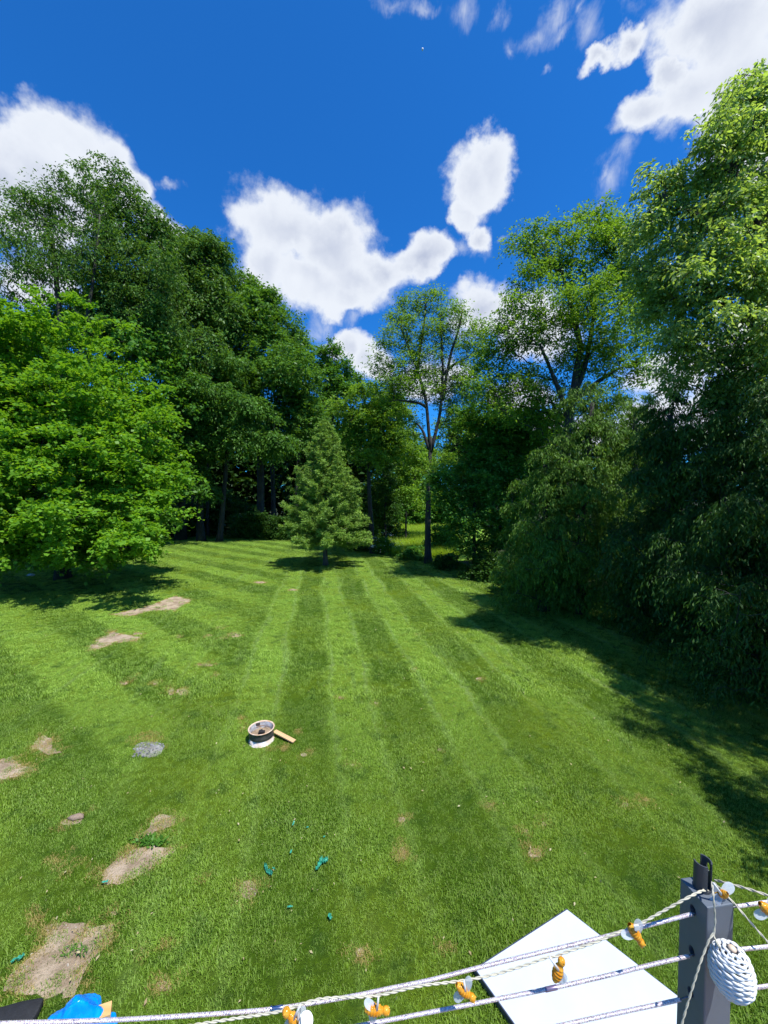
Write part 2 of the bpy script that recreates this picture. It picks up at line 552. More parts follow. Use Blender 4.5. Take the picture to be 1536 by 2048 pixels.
def soil_mat(name, c1, c2, c3):
    m, nt, bs = new_mat(name)
    geo = nn(nt, 'ShaderNodeNewGeometry')
    a = noise(nt, geo.outputs['Position'], 3.0, 6, 0.65)
    b = noise(nt, geo.outputs['Position'], 40.0, 5, 0.7)
    v = nn(nt, 'ShaderNodeTexVoronoi')
    nt.links.new(geo.outputs['Position'], v.inputs['Vector'])
    v.inputs['Scale'].default_value = 38
    c = mixc(nt, maprange(nt, a.outputs['Fac'], 0.42, 0.60), c1, c2)
    c = mixc(nt, maprange(nt, b.outputs['Fac'], 0.50, 0.72, 0, 0.7), c, c3)
    c = mixc(nt, maprange(nt, v.outputs['Distance'], 0.16, 0.08, 0, 0.35), c, (0.55, 0.5, 0.43))
    nt.links.new(c, bs.inputs['Base Color'])
    bs.inputs['Roughness'].default_value = 0.95
    bs.inputs['Specular IOR Level'].default_value = 0.1
    bp = nn(nt, 'ShaderNodeBump')
    bp.inputs['Strength'].default_value = 0.9
    bp.inputs['Distance'].default_value = 0.03
    nt.links.new(b.outputs['Fac'], bp.inputs['Height'])
    nt.links.new(bp.outputs[0], bs.inputs['Normal'])
    return m


M['soil'] = soil_mat('dry_soil', (0.42, 0.33, 0.235), (0.255, 0.185, 0.125), (0.15, 0.14, 0.07))
M['ash'] = soil_mat('grey_ash', (0.30, 0.30, 0.29), (0.17, 0.165, 0.15), (0.36, 0.30, 0.20))
M['floor'] = soil_mat('forest_floor', (0.035, 0.04, 0.018), (0.02, 0.035, 0.012), (0.05, 0.06, 0.02))

# ------------------------------------------------------------------ ground
SKY_EDGE = 600


def sheet(name, poly, z, mat, kind='structure'):
    bm = bmesh.new()
    vs = [bm.verts.new((x, y, z)) for x, y in poly]
    bm.faces.new(vs)
    bmesh.ops.triangulate(bm, faces=bm.faces[:])
    bmesh.ops.recalc_face_normals(bm, faces=bm.faces[:])
    for f in bm.faces:
        if f.normal.z < 0:
            f.normal_flip()
    o = link(name, from_bm(name, bm), mat)
    tag(o, kind=kind)
    return o


sheet('ground', [(-SKY_EDGE, -60), (SKY_EDGE, -60), (SKY_EDGE, SKY_EDGE), (-SKY_EDGE, SKY_EDGE)], -0.004, M['floor'])
LAWN = [(-34, -12), (-34, 24), (-27, 36), (-20, 41), (-14, 41.5), (-9, 40), (-5, 36.5), (-1.2, 31.5), (1.0, 28.5), (3.2, 25.0), (6.0, 21.0),
        (8.5, 17), (10, 13), (12, 8), (14, 2), (14, -12)]
o = sheet('lawn', LAWN, 0.0, M['lawn'])
tag(o, 'mown green lawn striped by the mower, running back to the wood')


def in_poly(x, y, poly):
    p = np.asarray(poly, float)
    inside = np.zeros(len(x), bool)
    j = len(p) - 1
    for i in range(len(p)):
        c = ((p[i, 1] > y) != (p[j, 1] > y)) & (x < (p[j, 0] - p[i, 0]) * (y - p[i, 1]) / (p[j, 1] - p[i, 1] + 1e-12) + p[i, 0])
        inside ^= c
        j = i
    return inside


def ragged(pxpoly, amp=0.05, sub=7, seed=0):
    """photo outline -> ragged outline on the ground"""
    r = np.random.default_rng(seed)
    g = [GZ(*p) for p in pxpoly]
    out = []
    n = len(g)
    for i in range(n):
        a, b = g[i], g[(i + 1) % n]
        amp_ = min(amp, 0.28 * (b - a).length / sub)
        for k in range(sub):
            t = k / sub
            x, y = a.x * (1 - t) + b.x * t, a.y * (1 - t) + b.y * t
            out.append((x + np.clip(r.normal(0, amp_), -amp, amp), y + np.clip(r.normal(0, amp_), -amp, amp)))
    return out


def ell(cx, cy, rx, ry, n=9):
    return [(cx + rx * math.cos(2 * math.pi * k / n), cy + ry * math.sin(2 * math.pi * k / n)) for k in range(n)]


SOIL = [
    [(90, 1852), (135, 1843), (185, 1855), (225, 1848), (222, 1882), (205, 1900), (180, 1922), (165, 1952), (150, 1990), (60, 1992), (5, 1985), (20, 1950), (60, 1915), (95, 1882)],
    [(255, 1700), (300, 1693), (355, 1697), (330, 1722), (290, 1745), (245, 1768), (208, 1770), (205, 1745), (235, 1715)],
    [(300, 1642), (320, 1628), (355, 1632), (345, 1652), (310, 1665), (275, 1685), (268, 1677), (300, 1655)],
    [(120, 1646), (140, 1636), (162, 1632), (164, 1642), (150, 1650), (130, 1651)],
    [(60, 1495), (85, 1470), (105, 1478), (103, 1495), (124, 1505), (95, 1511), (75, 1500)],
    [(-40, 1530), (25, 1513), (40, 1530), (78, 1538), (40, 1552), (15, 1557), (-40, 1575)],
    ell(497, 1780, 19, 19), ell(803, 1708, 9, 14), ell(803, 1640, 8, 6), ell(1070, 1707, 15, 10), ell(1052, 1663, 6, 5), ell(978, 1610, 7, 5),
    ell(1250, 1610, 7, 5), ell(1292, 1600, 5, 3), ell(327, 1973, 16, 11), ell(720, 1906, 9, 10), ell(1088, 1648, 6, 4),
    [(172, 1302), (200, 1276), (225, 1264), (280, 1275), (275, 1283), (230, 1286), (195, 1300)],
    [(225, 1228), (290, 1214), (350, 1192), (385, 1200), (350, 1222), (300, 1224), (250, 1234)],
    ell(470, 1270, 14, 5), ell(448, 1276, 9, 3), ell(410, 1330, 17, 3), ell(268, 1355, 10, 5), ell(248, 1366, 8, 4), ell(311, 1366, 6, 4), ell(341, 1383, 6, 8),
    ell(366, 1384, 14, 7), ell(960, 1358, 8, 3), ell(683, 1395, 6, 3), ell(222, 1262, 8, 2.5), ell(276, 1268, 9, 3), ell(608, 1510, 6, 4), ell(753, 1406, 5, 2.5),
    ell(418, 1272, 6, 3), ell(356, 1273, 5, 2.5), ell(440, 1255, 8, 3), ell(705, 1530, 6, 3), ell(286, 1895, 5, 5), ell(229, 1827, 8, 4), ell(826, 1338, 6, 2),
    ell(520, 1165, 14, 2), ell(585, 1180, 10, 2), ell(433, 1350, 6, 2), ell(880, 1500, 5, 3),
]
soil_polys = []
for i, p in enumerate(SOIL):
    g = GZ(*p[0])
    size = (GZ(*p[0]) - GZ(*p[len(p) // 2])).length
    rp = ragged(p, amp=min(0.05, 0.035 * size + 0.004), sub=6 if i < 7 else 3, seed=i)
    soil_polys.append(rp)
    sheet('bare_soil_patch', rp, 0.004 + 0.0002 * (i % 5), M['soil'])
ASH = ragged(ell(297, 1499, 30, 16, 12), 0.02, 4, 99)
o = sheet('ash_patch', ASH, 0.004, M['ash'])
DRY = [[(38, 1795), (55, 1792), (80, 1835), (100, 1868), (88, 1872), (60, 1830)],
       ell(335, 1893, 22, 10), ell(890, 1897, 20, 14), ell(970 / 2, 1590 / 2 + 652, 12, 20), ell(1290, 1600, 20, 10), ell(293, 1488, 42, 26, 12), ell(150, 1730, 60, 40),
       ell(1075, 1700, 25, 15), ell(803, 1706, 16, 22), ell(545, 1498, 14, 5), ell(570, 1495, 8, 8), ell(325, 1965, 22, 18), ell(980, 1612, 14, 8), ell(597, 1465, 6, 5),
       ell(410, 1755, 14, 9), ell(830, 1270, 40, 4), ell(720, 1908, 14, 12)]
DRY = [ragged(p, 0.03, 4, 200 + i) for i, p in enumerate(DRY)]
DRY_DENS = [1.0, .45, .6, .5, .18, .5, .18, .3, .45, .6, .7, .5, .3, .6, .5, .15, .35]


def on_soil(x, y):
    s = np.zeros(len(x), bool)
    for p in soil_polys + [ASH]:
        s |= in_poly(x, y, p)
    return s


# ------------------------------------------------------------------ grass
def tuft_mesh(name, n, rad, h, wd, seed, bend=0.5):
    r = np.random.default_rng(seed)
    ang = r.uniform(0, 2 * np.pi, n)
    rr = rad * np.sqrt(r.uniform(0, 1, n))
    base = np.stack([rr * np.cos(ang), rr * np.sin(ang), np.zeros(n)], 1)
    d = r.uniform(0, 2 * np.pi, n)
    dirv = np.stack([np.cos(d), np.sin(d), np.zeros(n)], 1)
    side = np.stack([-np.sin(d), np.cos(d), np.zeros(n)], 1)
    hh = h * r.uniform(0.45, 1.15, n)[:, None]
    bb = bend * r.uniform(0.1, 1.3, n)[:, None]
    w = wd * r.uniform(0.7, 1.3, n)[:, None]
    up = np.array([[0, 0, 1.0]])
    v0 = base - side * w / 2
    v1 = base + side * w / 2
    m = base + up * hh * 0.6 + dirv * hh * bb * 0.35
    v2 = m + side * w * 0.4
    v3 = m - side * w * 0.4
    v4 = base + up * hh * (1 - 0.25 * bb) + dirv * hh * bb * 1.0
    V = np.stack([v0, v1, v2, v3, v4], 1).reshape(-1, 3)
    b = np.arange(n)[:, None] * 5
    F = np.concatenate([np.hstack([b, b + 1, b + 2]), np.hstack([b, b + 2, b + 3]), np.hstack([b + 3, b + 2, b + 4])], 0)
    return mesh_np(name, V, F, 3, np.repeat(r.uniform(0, 1, n), 5))


def scatter(name, pts, rot, scl, inst_mesh, mat, label, cat='grass', tilt=None):
    """one 'stuff' object: tufts instanced on points by geometry nodes"""
    src = bpy.data.objects.new(name + '_tuft', inst_mesh)
    inst_mesh.materials.append(mat)
    me = bpy.data.meshes.new(name)
    me.vertices.add(len(pts))
    me.vertices.foreach_set('co', np.asarray(pts, np.float32).ravel())
    rv = np.zeros((len(pts), 3), np.float32)
    rv[:, 2] = rot
    if tilt is not None:
        rv[:, 0] = tilt
    a = me.attributes.new('rotv', 'FLOAT_VECTOR', 'POINT')
    a.data.foreach_set('vector', rv.ravel())
    a = me.attributes.new('sclv', 'FLOAT', 'POINT')
    a.data.foreach_set('value', np.asarray(scl, np.float32))
    o = bpy.data.objects.new(name, me)
    COL.objects.link(o)
    me.materials.append(mat)
    ng = bpy.data.node_groups.new(name + '_scatter', 'GeometryNodeTree')
    ng.interface.new_socket('Geometry', in_out='INPUT', socket_type='NodeSocketGeometry')
    ng.interface.new_socket('Geometry', in_out='OUTPUT', socket_type='NodeSocketGeometry')
    gi = ng.nodes.new('NodeGroupInput')
    go = ng.nodes.new('NodeGroupOutput')
    ip = ng.nodes.new('GeometryNodeInstanceOnPoints')
    oi = ng.nodes.new('GeometryNodeObjectInfo')
    oi.inputs['Object'].default_value = src
    na = ng.nodes.new('GeometryNodeInputNamedAttribute')
    na.data_type = 'FLOAT_VECTOR'
    na.inputs['Name'].default_value = 'rotv'
    nb = ng.nodes.new('GeometryNodeInputNamedAttribute')
    nb.data_type = 'FLOAT'
    nb.inputs['Name'].default_value = 'sclv'
    ng.links.new(gi.outputs[0], ip.inputs['Points'])
    ng.links.new(oi.outputs['Geometry'], ip.inputs['Instance'])
    e2r = ng.nodes.new('FunctionNodeEulerToRotation')
    ng.links.new(na.outputs[0], e2r.inputs[0])
    ng.links.new(e2r.outputs[0], ip.inputs['Rotation'])
    ng.links.new(nb.outputs[0], ip.inputs['Scale'])
    ng.links.new(ip.outputs[0], go.inputs[0])
    md = o.modifiers.new('scatter', 'NODES')
    md.node_group = ng
    tag(o, label, cat, kind='stuff')
    return o


def grass_points(y0, y1, dens, xr=1.12, seed=1):
    r = np.random.default_rng(seed)
    xm = xr * y1 + 0.6
    n = int(dens * 2 * xm * (y1 - y0))
    x = r.uniform(-xm, xm, n)
    y = r.uniform(y0, y1, n)
    k = (np.abs(x) < xr * y + 0.6) & in_poly(x, y, LAWN)
    x, y = x[k], y[k]
    jx, jy = r.normal(0, 0.045, len(x)), r.normal(0, 0.045, len(x))
    jx *= 1 + (r.uniform(0, 1, len(x)) < .5) * 1.6
    jy *= 1 + (r.uniform(0, 1, len(x)) < .5) * 1.6
    k = ~on_soil(x + jx, y + jy) | (r.uniform(0, 1, len(x)) < 0.07)
    # thin spots
    return x[k], y[k], r


def dry_keep(x, y, r):
    keep = np.ones(len(x), bool)
    for p, d in zip(DRY, DRY_DENS):
        keep &= ~(in_poly(x, y, p) & (r.uniform(0, 1, len(x)) < d))
    return keep


for (y0, y1, dens, sc, nm, seed) in ((2.1, 8.0, 300, 1.0, 'short green grass blades of the near lawn', 1), (8.0, 17.0, 100, 1.45, 'mown grass blades of the middle of the lawn', 2),
                                     (17.0, 42.0, 26, 2.0, 'mown grass blades at the far end of the lawn', 3)):
    x, y, r = grass_points(y0, y1, dens, seed=seed)
    k = dry_keep(x, y, r)
    x, y = x[k], y[k]
    cl = 0.8 + 0.35 * np.sin(x * 1.7 + np.sin(y * 1.3)) * np.sin(y * 2.1 + np.cos(x * .9))
    s = sc * r.uniform(0.6, 1.25, len(x)) * np.clip(cl, 0.6, 1.1)
    tm = tuft_mesh('grass_tuft', 46, 0.085, 0.042, 0.0055, seed, 0.9)
    scatter('grass', np.stack([x, y, np.zeros(len(x))], 1), r.uniform(0, 6.28, len(x)), s, tm, M['blade'], nm)

# straw coloured grass
P_ = []
for p, d in zip(DRY, DRY_DENS):
    pa = np.array(p)
    lo, hi = pa.min(0), pa.max(0)
    n = int(420 * d * (hi - lo).prod()) + 6
    x = rng.uniform(lo[0], hi[0], n)
    y = rng.uniform(lo[1], hi[1], n)
    k = in_poly(x, y, p) & ~in_poly(x, y, ASH)
    P_.append(np.stack([x[k], y[k], np.zeros(k.sum())], 1))
for p in soil_polys:
    pa = np.array(p)
    per_ = np.linalg.norm(np.roll(pa, -1, 0) - pa, axis=1).sum()
    m_ = int(per_ * 28)
    q = pa[rng.integers(0, len(pa), m_)] + rng.normal(0, 0.06, (m_, 2))
    P_.append(np.hstack([q, np.zeros((m_, 1))]))
P_ = np.vstack(P_)
scatter('dry_grass', P_, rng.uniform(0, 6.28, len(P_)), rng.uniform(0.6, 1.1, len(P_)), tuft_mesh('dry_tuft', 34, 0.07, 0.036, 0.004, 5, 1.2), M['dry'],
        'straw coloured dead grass in scattered spots of the lawn')
# soil: pebbles and a few surviving tufts
bm = bmesh.new()
for p in soil_polys[:7]:
    pa = np.array(p)
    lo, hi = pa.min(0), pa.max(0)
    n = int(55 * (hi - lo).prod()) + 3
    for _ in range(n):
        x, y = rng.uniform(lo[0], hi[0]), rng.uniform(lo[1], hi[1])
        if not in_poly(np.array([x]), np.array([y]), p)[0]:
            continue
        s = rng.uniform(0.004, 0.014)
        mt = Matrix.Translation((x, y, 0.004 + s * 0.3)) @ Euler((rng.uniform(0, 6), rng.uniform(0, 6), 0)).to_matrix().to_4x4() @ Matrix.Diagonal((s, s * rng.uniform(.6, 1), s * .6, 1))
        bmesh.ops.create_icosphere(bm, subdivisions=1, radius=1, matrix=mt)
o = link('pebbles', from_bm('pebbles', bm), simple_mat('pebble', (0.42, 0.37, 0.30), 0.9, var=0.4, vscale=8))
tag(o, 'small pale pebbles and crumbs of earth on the bare soil patches', 'pebbles', kind='stuff')
bm = bmesh.new()
ashc = GZ(295, 1499)
for _ in range(80):
    a, q = rng.uniform(0, 6.28), math.sqrt(rng.uniform(0, 1))
    x, y = ashc.x + 0.26 * q * math.cos(a), ashc.y + 0.22 * q * math.sin(a)
    s = rng.uniform(0.006, 0.03)
    mt = Matrix.Translation((x, y, 0.006 + s * 0.25)) @ Euler((rng.uniform(0, 6), rng.uniform(0, 6), 0)).to_matrix().to_4x4() @ Matrix.Diagonal((s, s * .7, s * .4, 1))
    bmesh.ops.create_icosphere(bm, subdivisions=1, radius=1, matrix=mt)
o = link('ash_lumps', from_bm('ash_lumps', bm), simple_mat('ash_lump', (0.30, 0.30, 0.31), 0.95, var=0.6, vscale=5))
tag(o, 'pale grey ash lumps of a burnt out spot in the grass', 'ash', kind='stuff')


# ------------------------------------------------------------------ trees
def leaves_mesh(name, P, D, N, L, W, rnd, fold=0.12):
    D = unit(D)
    S = unit(np.cross(D, N))
    N2 = np.cross(S, D)
    Lc = L[:, None]
    h = Lc * W * 0.5
    v0 = P
    v1 = P + D * Lc * 0.45 + S * h + N2 * Lc * fold
    v2 = P + D * Lc
    v3 = P + D * Lc * 0.45 - S * h + N2 * Lc * fold
    V = np.stack([v0, v1, v2, v3], 1).reshape(-1, 3)
    F = np.arange(len(P) * 4)
    return mesh_np(name, V, F, 4, np.repeat(rnd, 4))


def rand_unit(r, n):
    return unit(r.normal(0, 1, (n, 3)))


def sprays(r, C, O, size, twigs, per, flat=0.5, droop=0.25, outw=0.8, up=0.1, jit=0.08, leafdroop=0.3, nup=0.9, leaf=0.12, lvar=0.35, crnd=None):
    """leaves along twigs that radiate from clump centres"""
    n = len(C)
    d = r.normal(0, 1, (n, twigs, 3))
    d[..., 2] *= flat
    d = unit(d) + O[:, None, :] * outw + np.array([0, 0, up])
    d = unit(d)
    sz = size[:, None] * r.uniform(0.6, 1.15, (n, twigs))
    t = r.uniform(0.08, 1.0, (n, twigs, per))
    st = (C - O * size[:, None] * 0.35)[:, None, None, :]
    P = st + d[:, :, None, :] * (sz[:, :, None] * t)[..., None]
    P[..., 2] -= droop * sz[:, :, None] * t * t
    P = P + r.normal(0, 1, P.shape) * (jit * size[:, None, None, None])
    P = P.reshape(-1, 3)
    m = len(P)
    dd = np.repeat(d.reshape(-1, 3), per, 0)
    sd = unit(np.cross(dd, np.array([0, 0, 1.0]))) * np.where(r.uniform(0, 1, m) < 0.5, 1, -1)[:, None]
    D = dd * 0.55 + sd * 0.7 + r.normal(0, 0.35, (m, 3))
    D[:, 2] -= leafdroop
    N = r.normal(0, 0.55, (m, 3))
    N[:, 2] += nup
    N = unit(N)
    L = leaf * r.uniform(1 - lvar, 1 + lvar, m)
    cr = r.uniform(0, 1, n) if crnd is None else crnd
    rnd = np.clip(0.45 * np.repeat(cr, twigs * per) + 0.55 * r.uniform(0, 1, m), 0, 1)
    return P, D, N, L, rnd


def skeleton(r, trunk_pts, C, root_xy, tip_r=0.012, base_r=0.25, wig=0.1):
    """grow branches from the trunk line to every clump centre; returns branch tubes"""
    nodes = [np.array(p, float) for p in trunk_pts]
    parent = [-1] + list(range(len(trunk_pts) - 1))
    nt_ = len(nodes)
    ax = np.array(trunk_pts)
    dist = np.array([np.min(np.linalg.norm(ax - c, axis=1)) for c in C])
    order = np.argsort(dist)
    arr = np.zeros((nt_ + 3 * len(C), 3))
    arr[:nt_] = ax
    depth_pen = np.zeros(len(arr))
    cnt = nt_
    for idx in order:
        c = C[idx]
        A = arr[:cnt]
        v = c - A
        L = np.linalg.norm(v, axis=1)
        cost = L + 1.2 * np.maximum(0, A[:, 2] - c[2] + 0.15 * L) + 0.05 * depth_pen[:cnt]
        if L.min() > 0.2:
            cost = cost + np.where(v[:, 2] < 0.10 * L, 0.5 * L, 0)
        j = int(np.argmin(cost))
        a = arr[j]
        l = L[j]
        k1 = a * 0.66 + c * 0.34 + r.normal(0, wig * l * 0.35, 3)
        k1[2] -= 0.04 * l
        k2 = a * 0.33 + c * 0.67 + r.normal(0, wig * l * 0.3, 3)
        k2[2] += 0.03 * l
        for p in (k1, k2, c):
            arr[cnt] = p
            depth_pen[cnt] = depth_pen[j] + l * 0.33
            parent.append(j)
            j = cnt
            cnt += 1
    arr = arr[:cnt]
    par = np.array(parent)
    w = np.full(cnt, tip_r ** 2.2)
    has = np.zeros(cnt, bool)
    for i in range(cnt - 1, 0, -1):
        pa = par[i]
        if not has[pa]:
            w[pa] = 0
            has[pa] = True
        w[pa] += w[i]
    rad = w ** (1 / 2.2)
    rad = np.maximum(rad * min(1.0, base_r / rad[0]) if rad[0] > base_r else rad, tip_r * 0.6)
    e = np.arange(nt_, cnt)
    return arr, par, rad, e


def edge_tubes(arr, par, rad, e, sides=5):
    a = arr[par[e]]
    b = arr[e]
    ra = np.minimum(rad[par[e]], rad[e] * 1.25)[:, None, None]
    rb = rad[e][:, None, None]
    t = unit(b - a)
    ref = np.where(np.abs(t[:, 2:3]) < 0.9, np.array([[0, 0, 1.0]]), np.array([[1.0, 0, 0]]))
    u = unit(np.cross(t, ref))
    v = np.cross(t, u)
    k = np.linspace(0, 2 * np.pi, sides, endpoint=False)
    circ = np.cos(k)[None, :, None] * u[:, None, :] + np.sin(k)[None, :, None] * v[:, None, :]
    A = a[:, None, :] + circ * ra
    B = b[:, None, :] + circ * rb + t[:, None, :] * rb * 0.4
    V = np.concatenate([A, B], 1).reshape(-1, 3)
    m = len(e)
    base = (np.arange(m) * 2 * sides)[:, None]
    ks = np.arange(sides)[None, :]
    k2 = (ks + 1) % sides
    F = np.stack([base + ks, base + k2, base + sides + k2, base + sides + ks], -1)
    return V, F.reshape(-1)


def trunk_tube(pts, r0, r1, sides=12, flare=1.5, r=rng):
    pts = np.array(pts, float)
    n = len(pts)
    # resample with a smooth spline
    tt = np.linspace(0, n - 1, (n - 1) * 4 + 1)
    P = np.stack([np.interp(tt, np.arange(n), pts[:, k]) for k in range(3)], 1)
    for _ in range(2):
        P[1:-1] = 0.25 * P[:-2] + 0.5 * P[1:-1] + 0.25 * P[2:]
    s = np.linspace(0, 1, len(P))
    hgt = P[:, 2] - P[0, 2]
    rad = r0 + (r1 - r0) * s
    rad = rad * (1 + (flare - 1) * np.exp(-np.maximum(hgt, 0) / (2.2 * r0)))
    V, Q = tube_np(P, rad, sides)
    core = V[:-2].reshape(len(P), sides, 3)
    cen = P[:, None, :]
    ph = r.uniform(0, 6.28, 3)
    ang = np.linspace(0, 2 * np.pi, sides, endpoint=False)[None, :]
    z = P[:, 2][:, None]
    k = 1 + 0.08 * np.sin(3 * ang + ph[0] + z) + 0.05 * np.sin(5 * ang + ph[1] - z * 2) + 0.04 * np.sin(z * 3 + ph[2])
    core[:] = cen + (core - cen) * k[..., None]
    return V, Q


TREES = []


def make_tree(name, label, cat, trunk_px, Y, lobes, n_cl, twigs, per, leaf, csize, mat, r0, bark='bark', W=0.5, seed=0, group=None, fork=None,
              inner=0.25, leaders=(), low=0.0, shag=0.12, nsb=5, tipk=1.0, **kw):
    """trunk_px: trunk line in photo coordinates from the ground upwards; lobes: (px, py, rx, ry, dY) crown masses, at depth Y"""
    r = np.random.default_rng(1000 + seed)
    b = PW(trunk_px[0][0], 1024, Y)
    base = Vector((b.x, Y, 0))
    pts = [np.array([base.x, Y, -0.1])]
    for q in trunk_px[1:]:
        w = PW(q[0], q[1], Y + (q[2] if len(q) > 2 else 0))
        pts.append(np.array(w))
    root = empty(name, base)
    tag(root, label, cat, group)
    off = np.array(base)
    V, Q = trunk_tube([p - off for p in pts], r0, r0 * 0.45, r=r)
    link('trunk', mesh_poly('trunk', V, Q), M[bark], root, smooth=True)
    # leaders: extra stems
    skel_pts = list(pts)
    parts = []
    for ld in leaders:
        lp = [np.array(PW(q[0], q[1], Y + (q[2] if len(q) > 2 else 0))) for q in ld]
        ldr = ld_r = r0 * 0.55
        V, Q = trunk_tube([p - off for p in lp], ld_r, ld_r * 0.4, 8, 1.0, r)
        lo_ = link('limb', mesh_poly('limb', V, Q), M[bark], root, smooth=True)
        skel_pts += lp
    # clump centres
    C, O = [], []
    sub = []
    for l in lobes:                                     # every crown mass breaks up into several uneven boughs
        l = list(l) + [0] * (5 - len(l))
        nsub = nsb
        for q in range(nsub):
            a = 2 * math.pi * (q + r.uniform(-.3, .3)) / nsub
            k_ = r.uniform(0.45, 0.80)
            f = r.uniform(0.36, 0.60)
            ryw = (l[5] if len(l) > 5 else 0.85 * (l[2] + l[3]) / 2 / FPX * Y)
            sub.append((l[0] + math.cos(a) * k_ * l[2], l[1] + math.sin(a) * k_ * l[3], l[2] * f, l[3] * f * 0.8, l[4] + r.uniform(-.7, .7) * ryw, ryw * f))
        sub.append((l[0], l[1], l[2] * 0.6, l[3] * 0.6, l[4] + 0.2, (l[5] if len(l) > 5 else 0.85 * (l[2] + l[3]) / 2 / FPX * Y) * 0.6))
    lobes = sub
    vol = np.array([(l[2] * l[3]) for l in lobes], float) ** 0.85
    cnts = np.maximum((n_cl * vol / vol.sum()).astype(int), 3)
    for l, k in zip(lobes, cnts):
        c = np.array(PW(l[0], l[1], Y + (l[4] if len(l) > 4 else 0)))
        rx = l[2] / FPX * Y
        rz = l[3] / FPX * Y
        ry = (l[5] if len(l) > 5 else 0.85 * (rx + rz) / 2)
        d = rand_unit(r, k)
        rr = np.where(r.uniform(0, 1, k) < inner, r.uniform(0.2, 0.8, k), r.uniform(0.8, 1.08, k))[:, None]
        rr = rr * np.where(r.uniform(0, 1, k) < shag, r.uniform(1.1, 1.38, k), 1.0)[:, None]
        C.append(c + d * rr * np.array([rx, ry, rz]))
        O.append(d)
    C = np.vstack(C)
    O = np.vstack(O)
    keep = C[:, 2] > low + 0.25
    # drop clumps buried deep inside other lobes
    C, O = C[keep], O[keep]
    cen = C.mean(0)
    O = unit(0.6 * O + 0.4 * unit(C - cen))
    size = csize * r.uniform(0.7, 1.3, len(C))
    Pp, D, N, L, rnd = sprays(r, C, O, size, twigs, per, leaf=leaf, **kw)
    k = Pp[:, 2] > low + 0.05
    Pp, D, N, L, rnd = Pp[k], D[k], N[k], L[k], rnd[k]
    me = leaves_mesh('crown', Pp - off, D, N, L, W, rnd)
    cr = link('crown', me, M[mat], root)
    cr['kind'] = 'stuff'
    dense = []
    for a_, b_ in zip(pts[:-1], pts[1:]):
        for t in np.linspace(0, 1, 5)[:-1]:
            dense.append(a_ * (1 - t) + b_ * t)
    dense.append(pts[-1])
    tr = [p for p in dense if p[2] > 1.0 or len(dense) < 4] or dense
    allp = tr + [p for p in skel_pts[len(pts):]]
    arr, par, rad, e = skeleton(r, allp, C, off, tip_r=tipk * max(0.007, 0.00035 * Y), base_r=r0 * 0.55)
    V, F = edge_tubes(arr - off, par, rad, e)
    br = link('branches', mesh_np('branches', V, F, 4), M[bark], root, smooth=True)
    br['kind'] = 'stuff'
    TREES.append((root, len(Pp)))
    return root


broad = dict(flat=0.5, droop=0.25, outw=0.7, up=0.15, leafdroop=0.35, nup=0.5)
layer = dict(flat=0.22, droop=0.18, outw=0.9, up=0.05, leafdroop=0.15, nup=0.9, jit=0.07)
hang = dict(flat=0.6, droop=0.6, outw=0.7, up=0.2, leafdroop=0.8, nup=0.35)

# --- left side
make_tree('maple_tree', 'broad bright yellow green maple with a rounded crown, at the left edge of the lawn', 'tree',
          [(120, 1160), (125, 1000), (130, 850), (120, 720)], 20.5,
          [(70, 745, 210, 150, 0), (200, 850, 150, 150, -1), (60, 900, 230, 160, -2.5), (240, 985, 130, 110, -1), (80, 1050, 220, 80, -1.5), (-60, 880, 220, 240, 0),
           (270, 900, 100, 100, 0), (316, 960, 42, 60, 0), (150, 1080, 150, 48, -2), (-20, 690, 130, 100, 0), (250, 1085, 70, 30, -0.5), (90, 850, 190, 160, 3.5), (295, 820, 45, 60, 0.5), (90, 1065, 200, 55, -4.0)],
          2300, 6, 14, 0.165, 0.80, 'maple', 0.28, 'bark_dark', W=0.85, seed=1, inner=0.38, shag=0.05, nsb=7, **layer)
make_tree('broadleaf_tree', 'dark green tree filling the space directly behind the maple', 'tree',
          [(60, 1095), (62, 900), (70, 760)], 33,
          [(60, 660, 110, 70, 0), (200, 690, 110, 70, 0), (310, 740, 90, 80, 0), (120, 780, 160, 100, 0), (-30, 760, 100, 120, 0), (290, 880, 110, 90, 1), (340, 990, 70, 70, 2), (20, 960, 150, 120, 1), (180, 960, 150, 120, 1)],
          620, 5, 12, 0.34, 1.5, 'broad_far', 0.3, 'bark_dark', W=0.6, seed=51, inner=0.3, **broad)
make_tree('broadleaf_tree', 'airy grey green tree at the upper left, two slim stems showing above the maple', 'tree',
          [(150, 1100), (140, 800), (118, 620), (105, 480)], 31,
          [(90, 400, 70, 55, 0), (150, 360, 50, 50, 0), (60, 470, 80, 60, -1), (160, 460, 95, 70, 0), (40, 400, 45, 40, 0), (110, 530, 90, 50, 0), (10, 550, 80, 70, 0), (-20, 450, 60, 60, 0)],
          430, 5, 9, 0.22, 1.3, 'broad_dull', 0.3, 'bark_dark', W=0.42, seed=2, leaders=[[(140, 800), (170, 660), (190, 540), (200, 430)]], inner=0.5, **hang)
make_tree('broadleaf_tree', 'dark tree with a pointed top tuft, right of the airy one above the maple', 'tree',
          [(235, 1090), (230, 850), (215, 620), (215, 450)], 34,
          [(225, 380, 60, 52, 0), (250, 450, 85, 70, 0), (200, 530, 110, 80, -1), (290, 560, 90, 80, -1), (240, 640, 130, 80, -1), (310, 470, 50, 50, 0), (160, 620, 90, 70, -1)],
          900, 5, 13, 0.25, 1.35, 'broad_dull', 0.35, 'bark_dark', W=0.42, seed=3, inner=0.4, **hang)
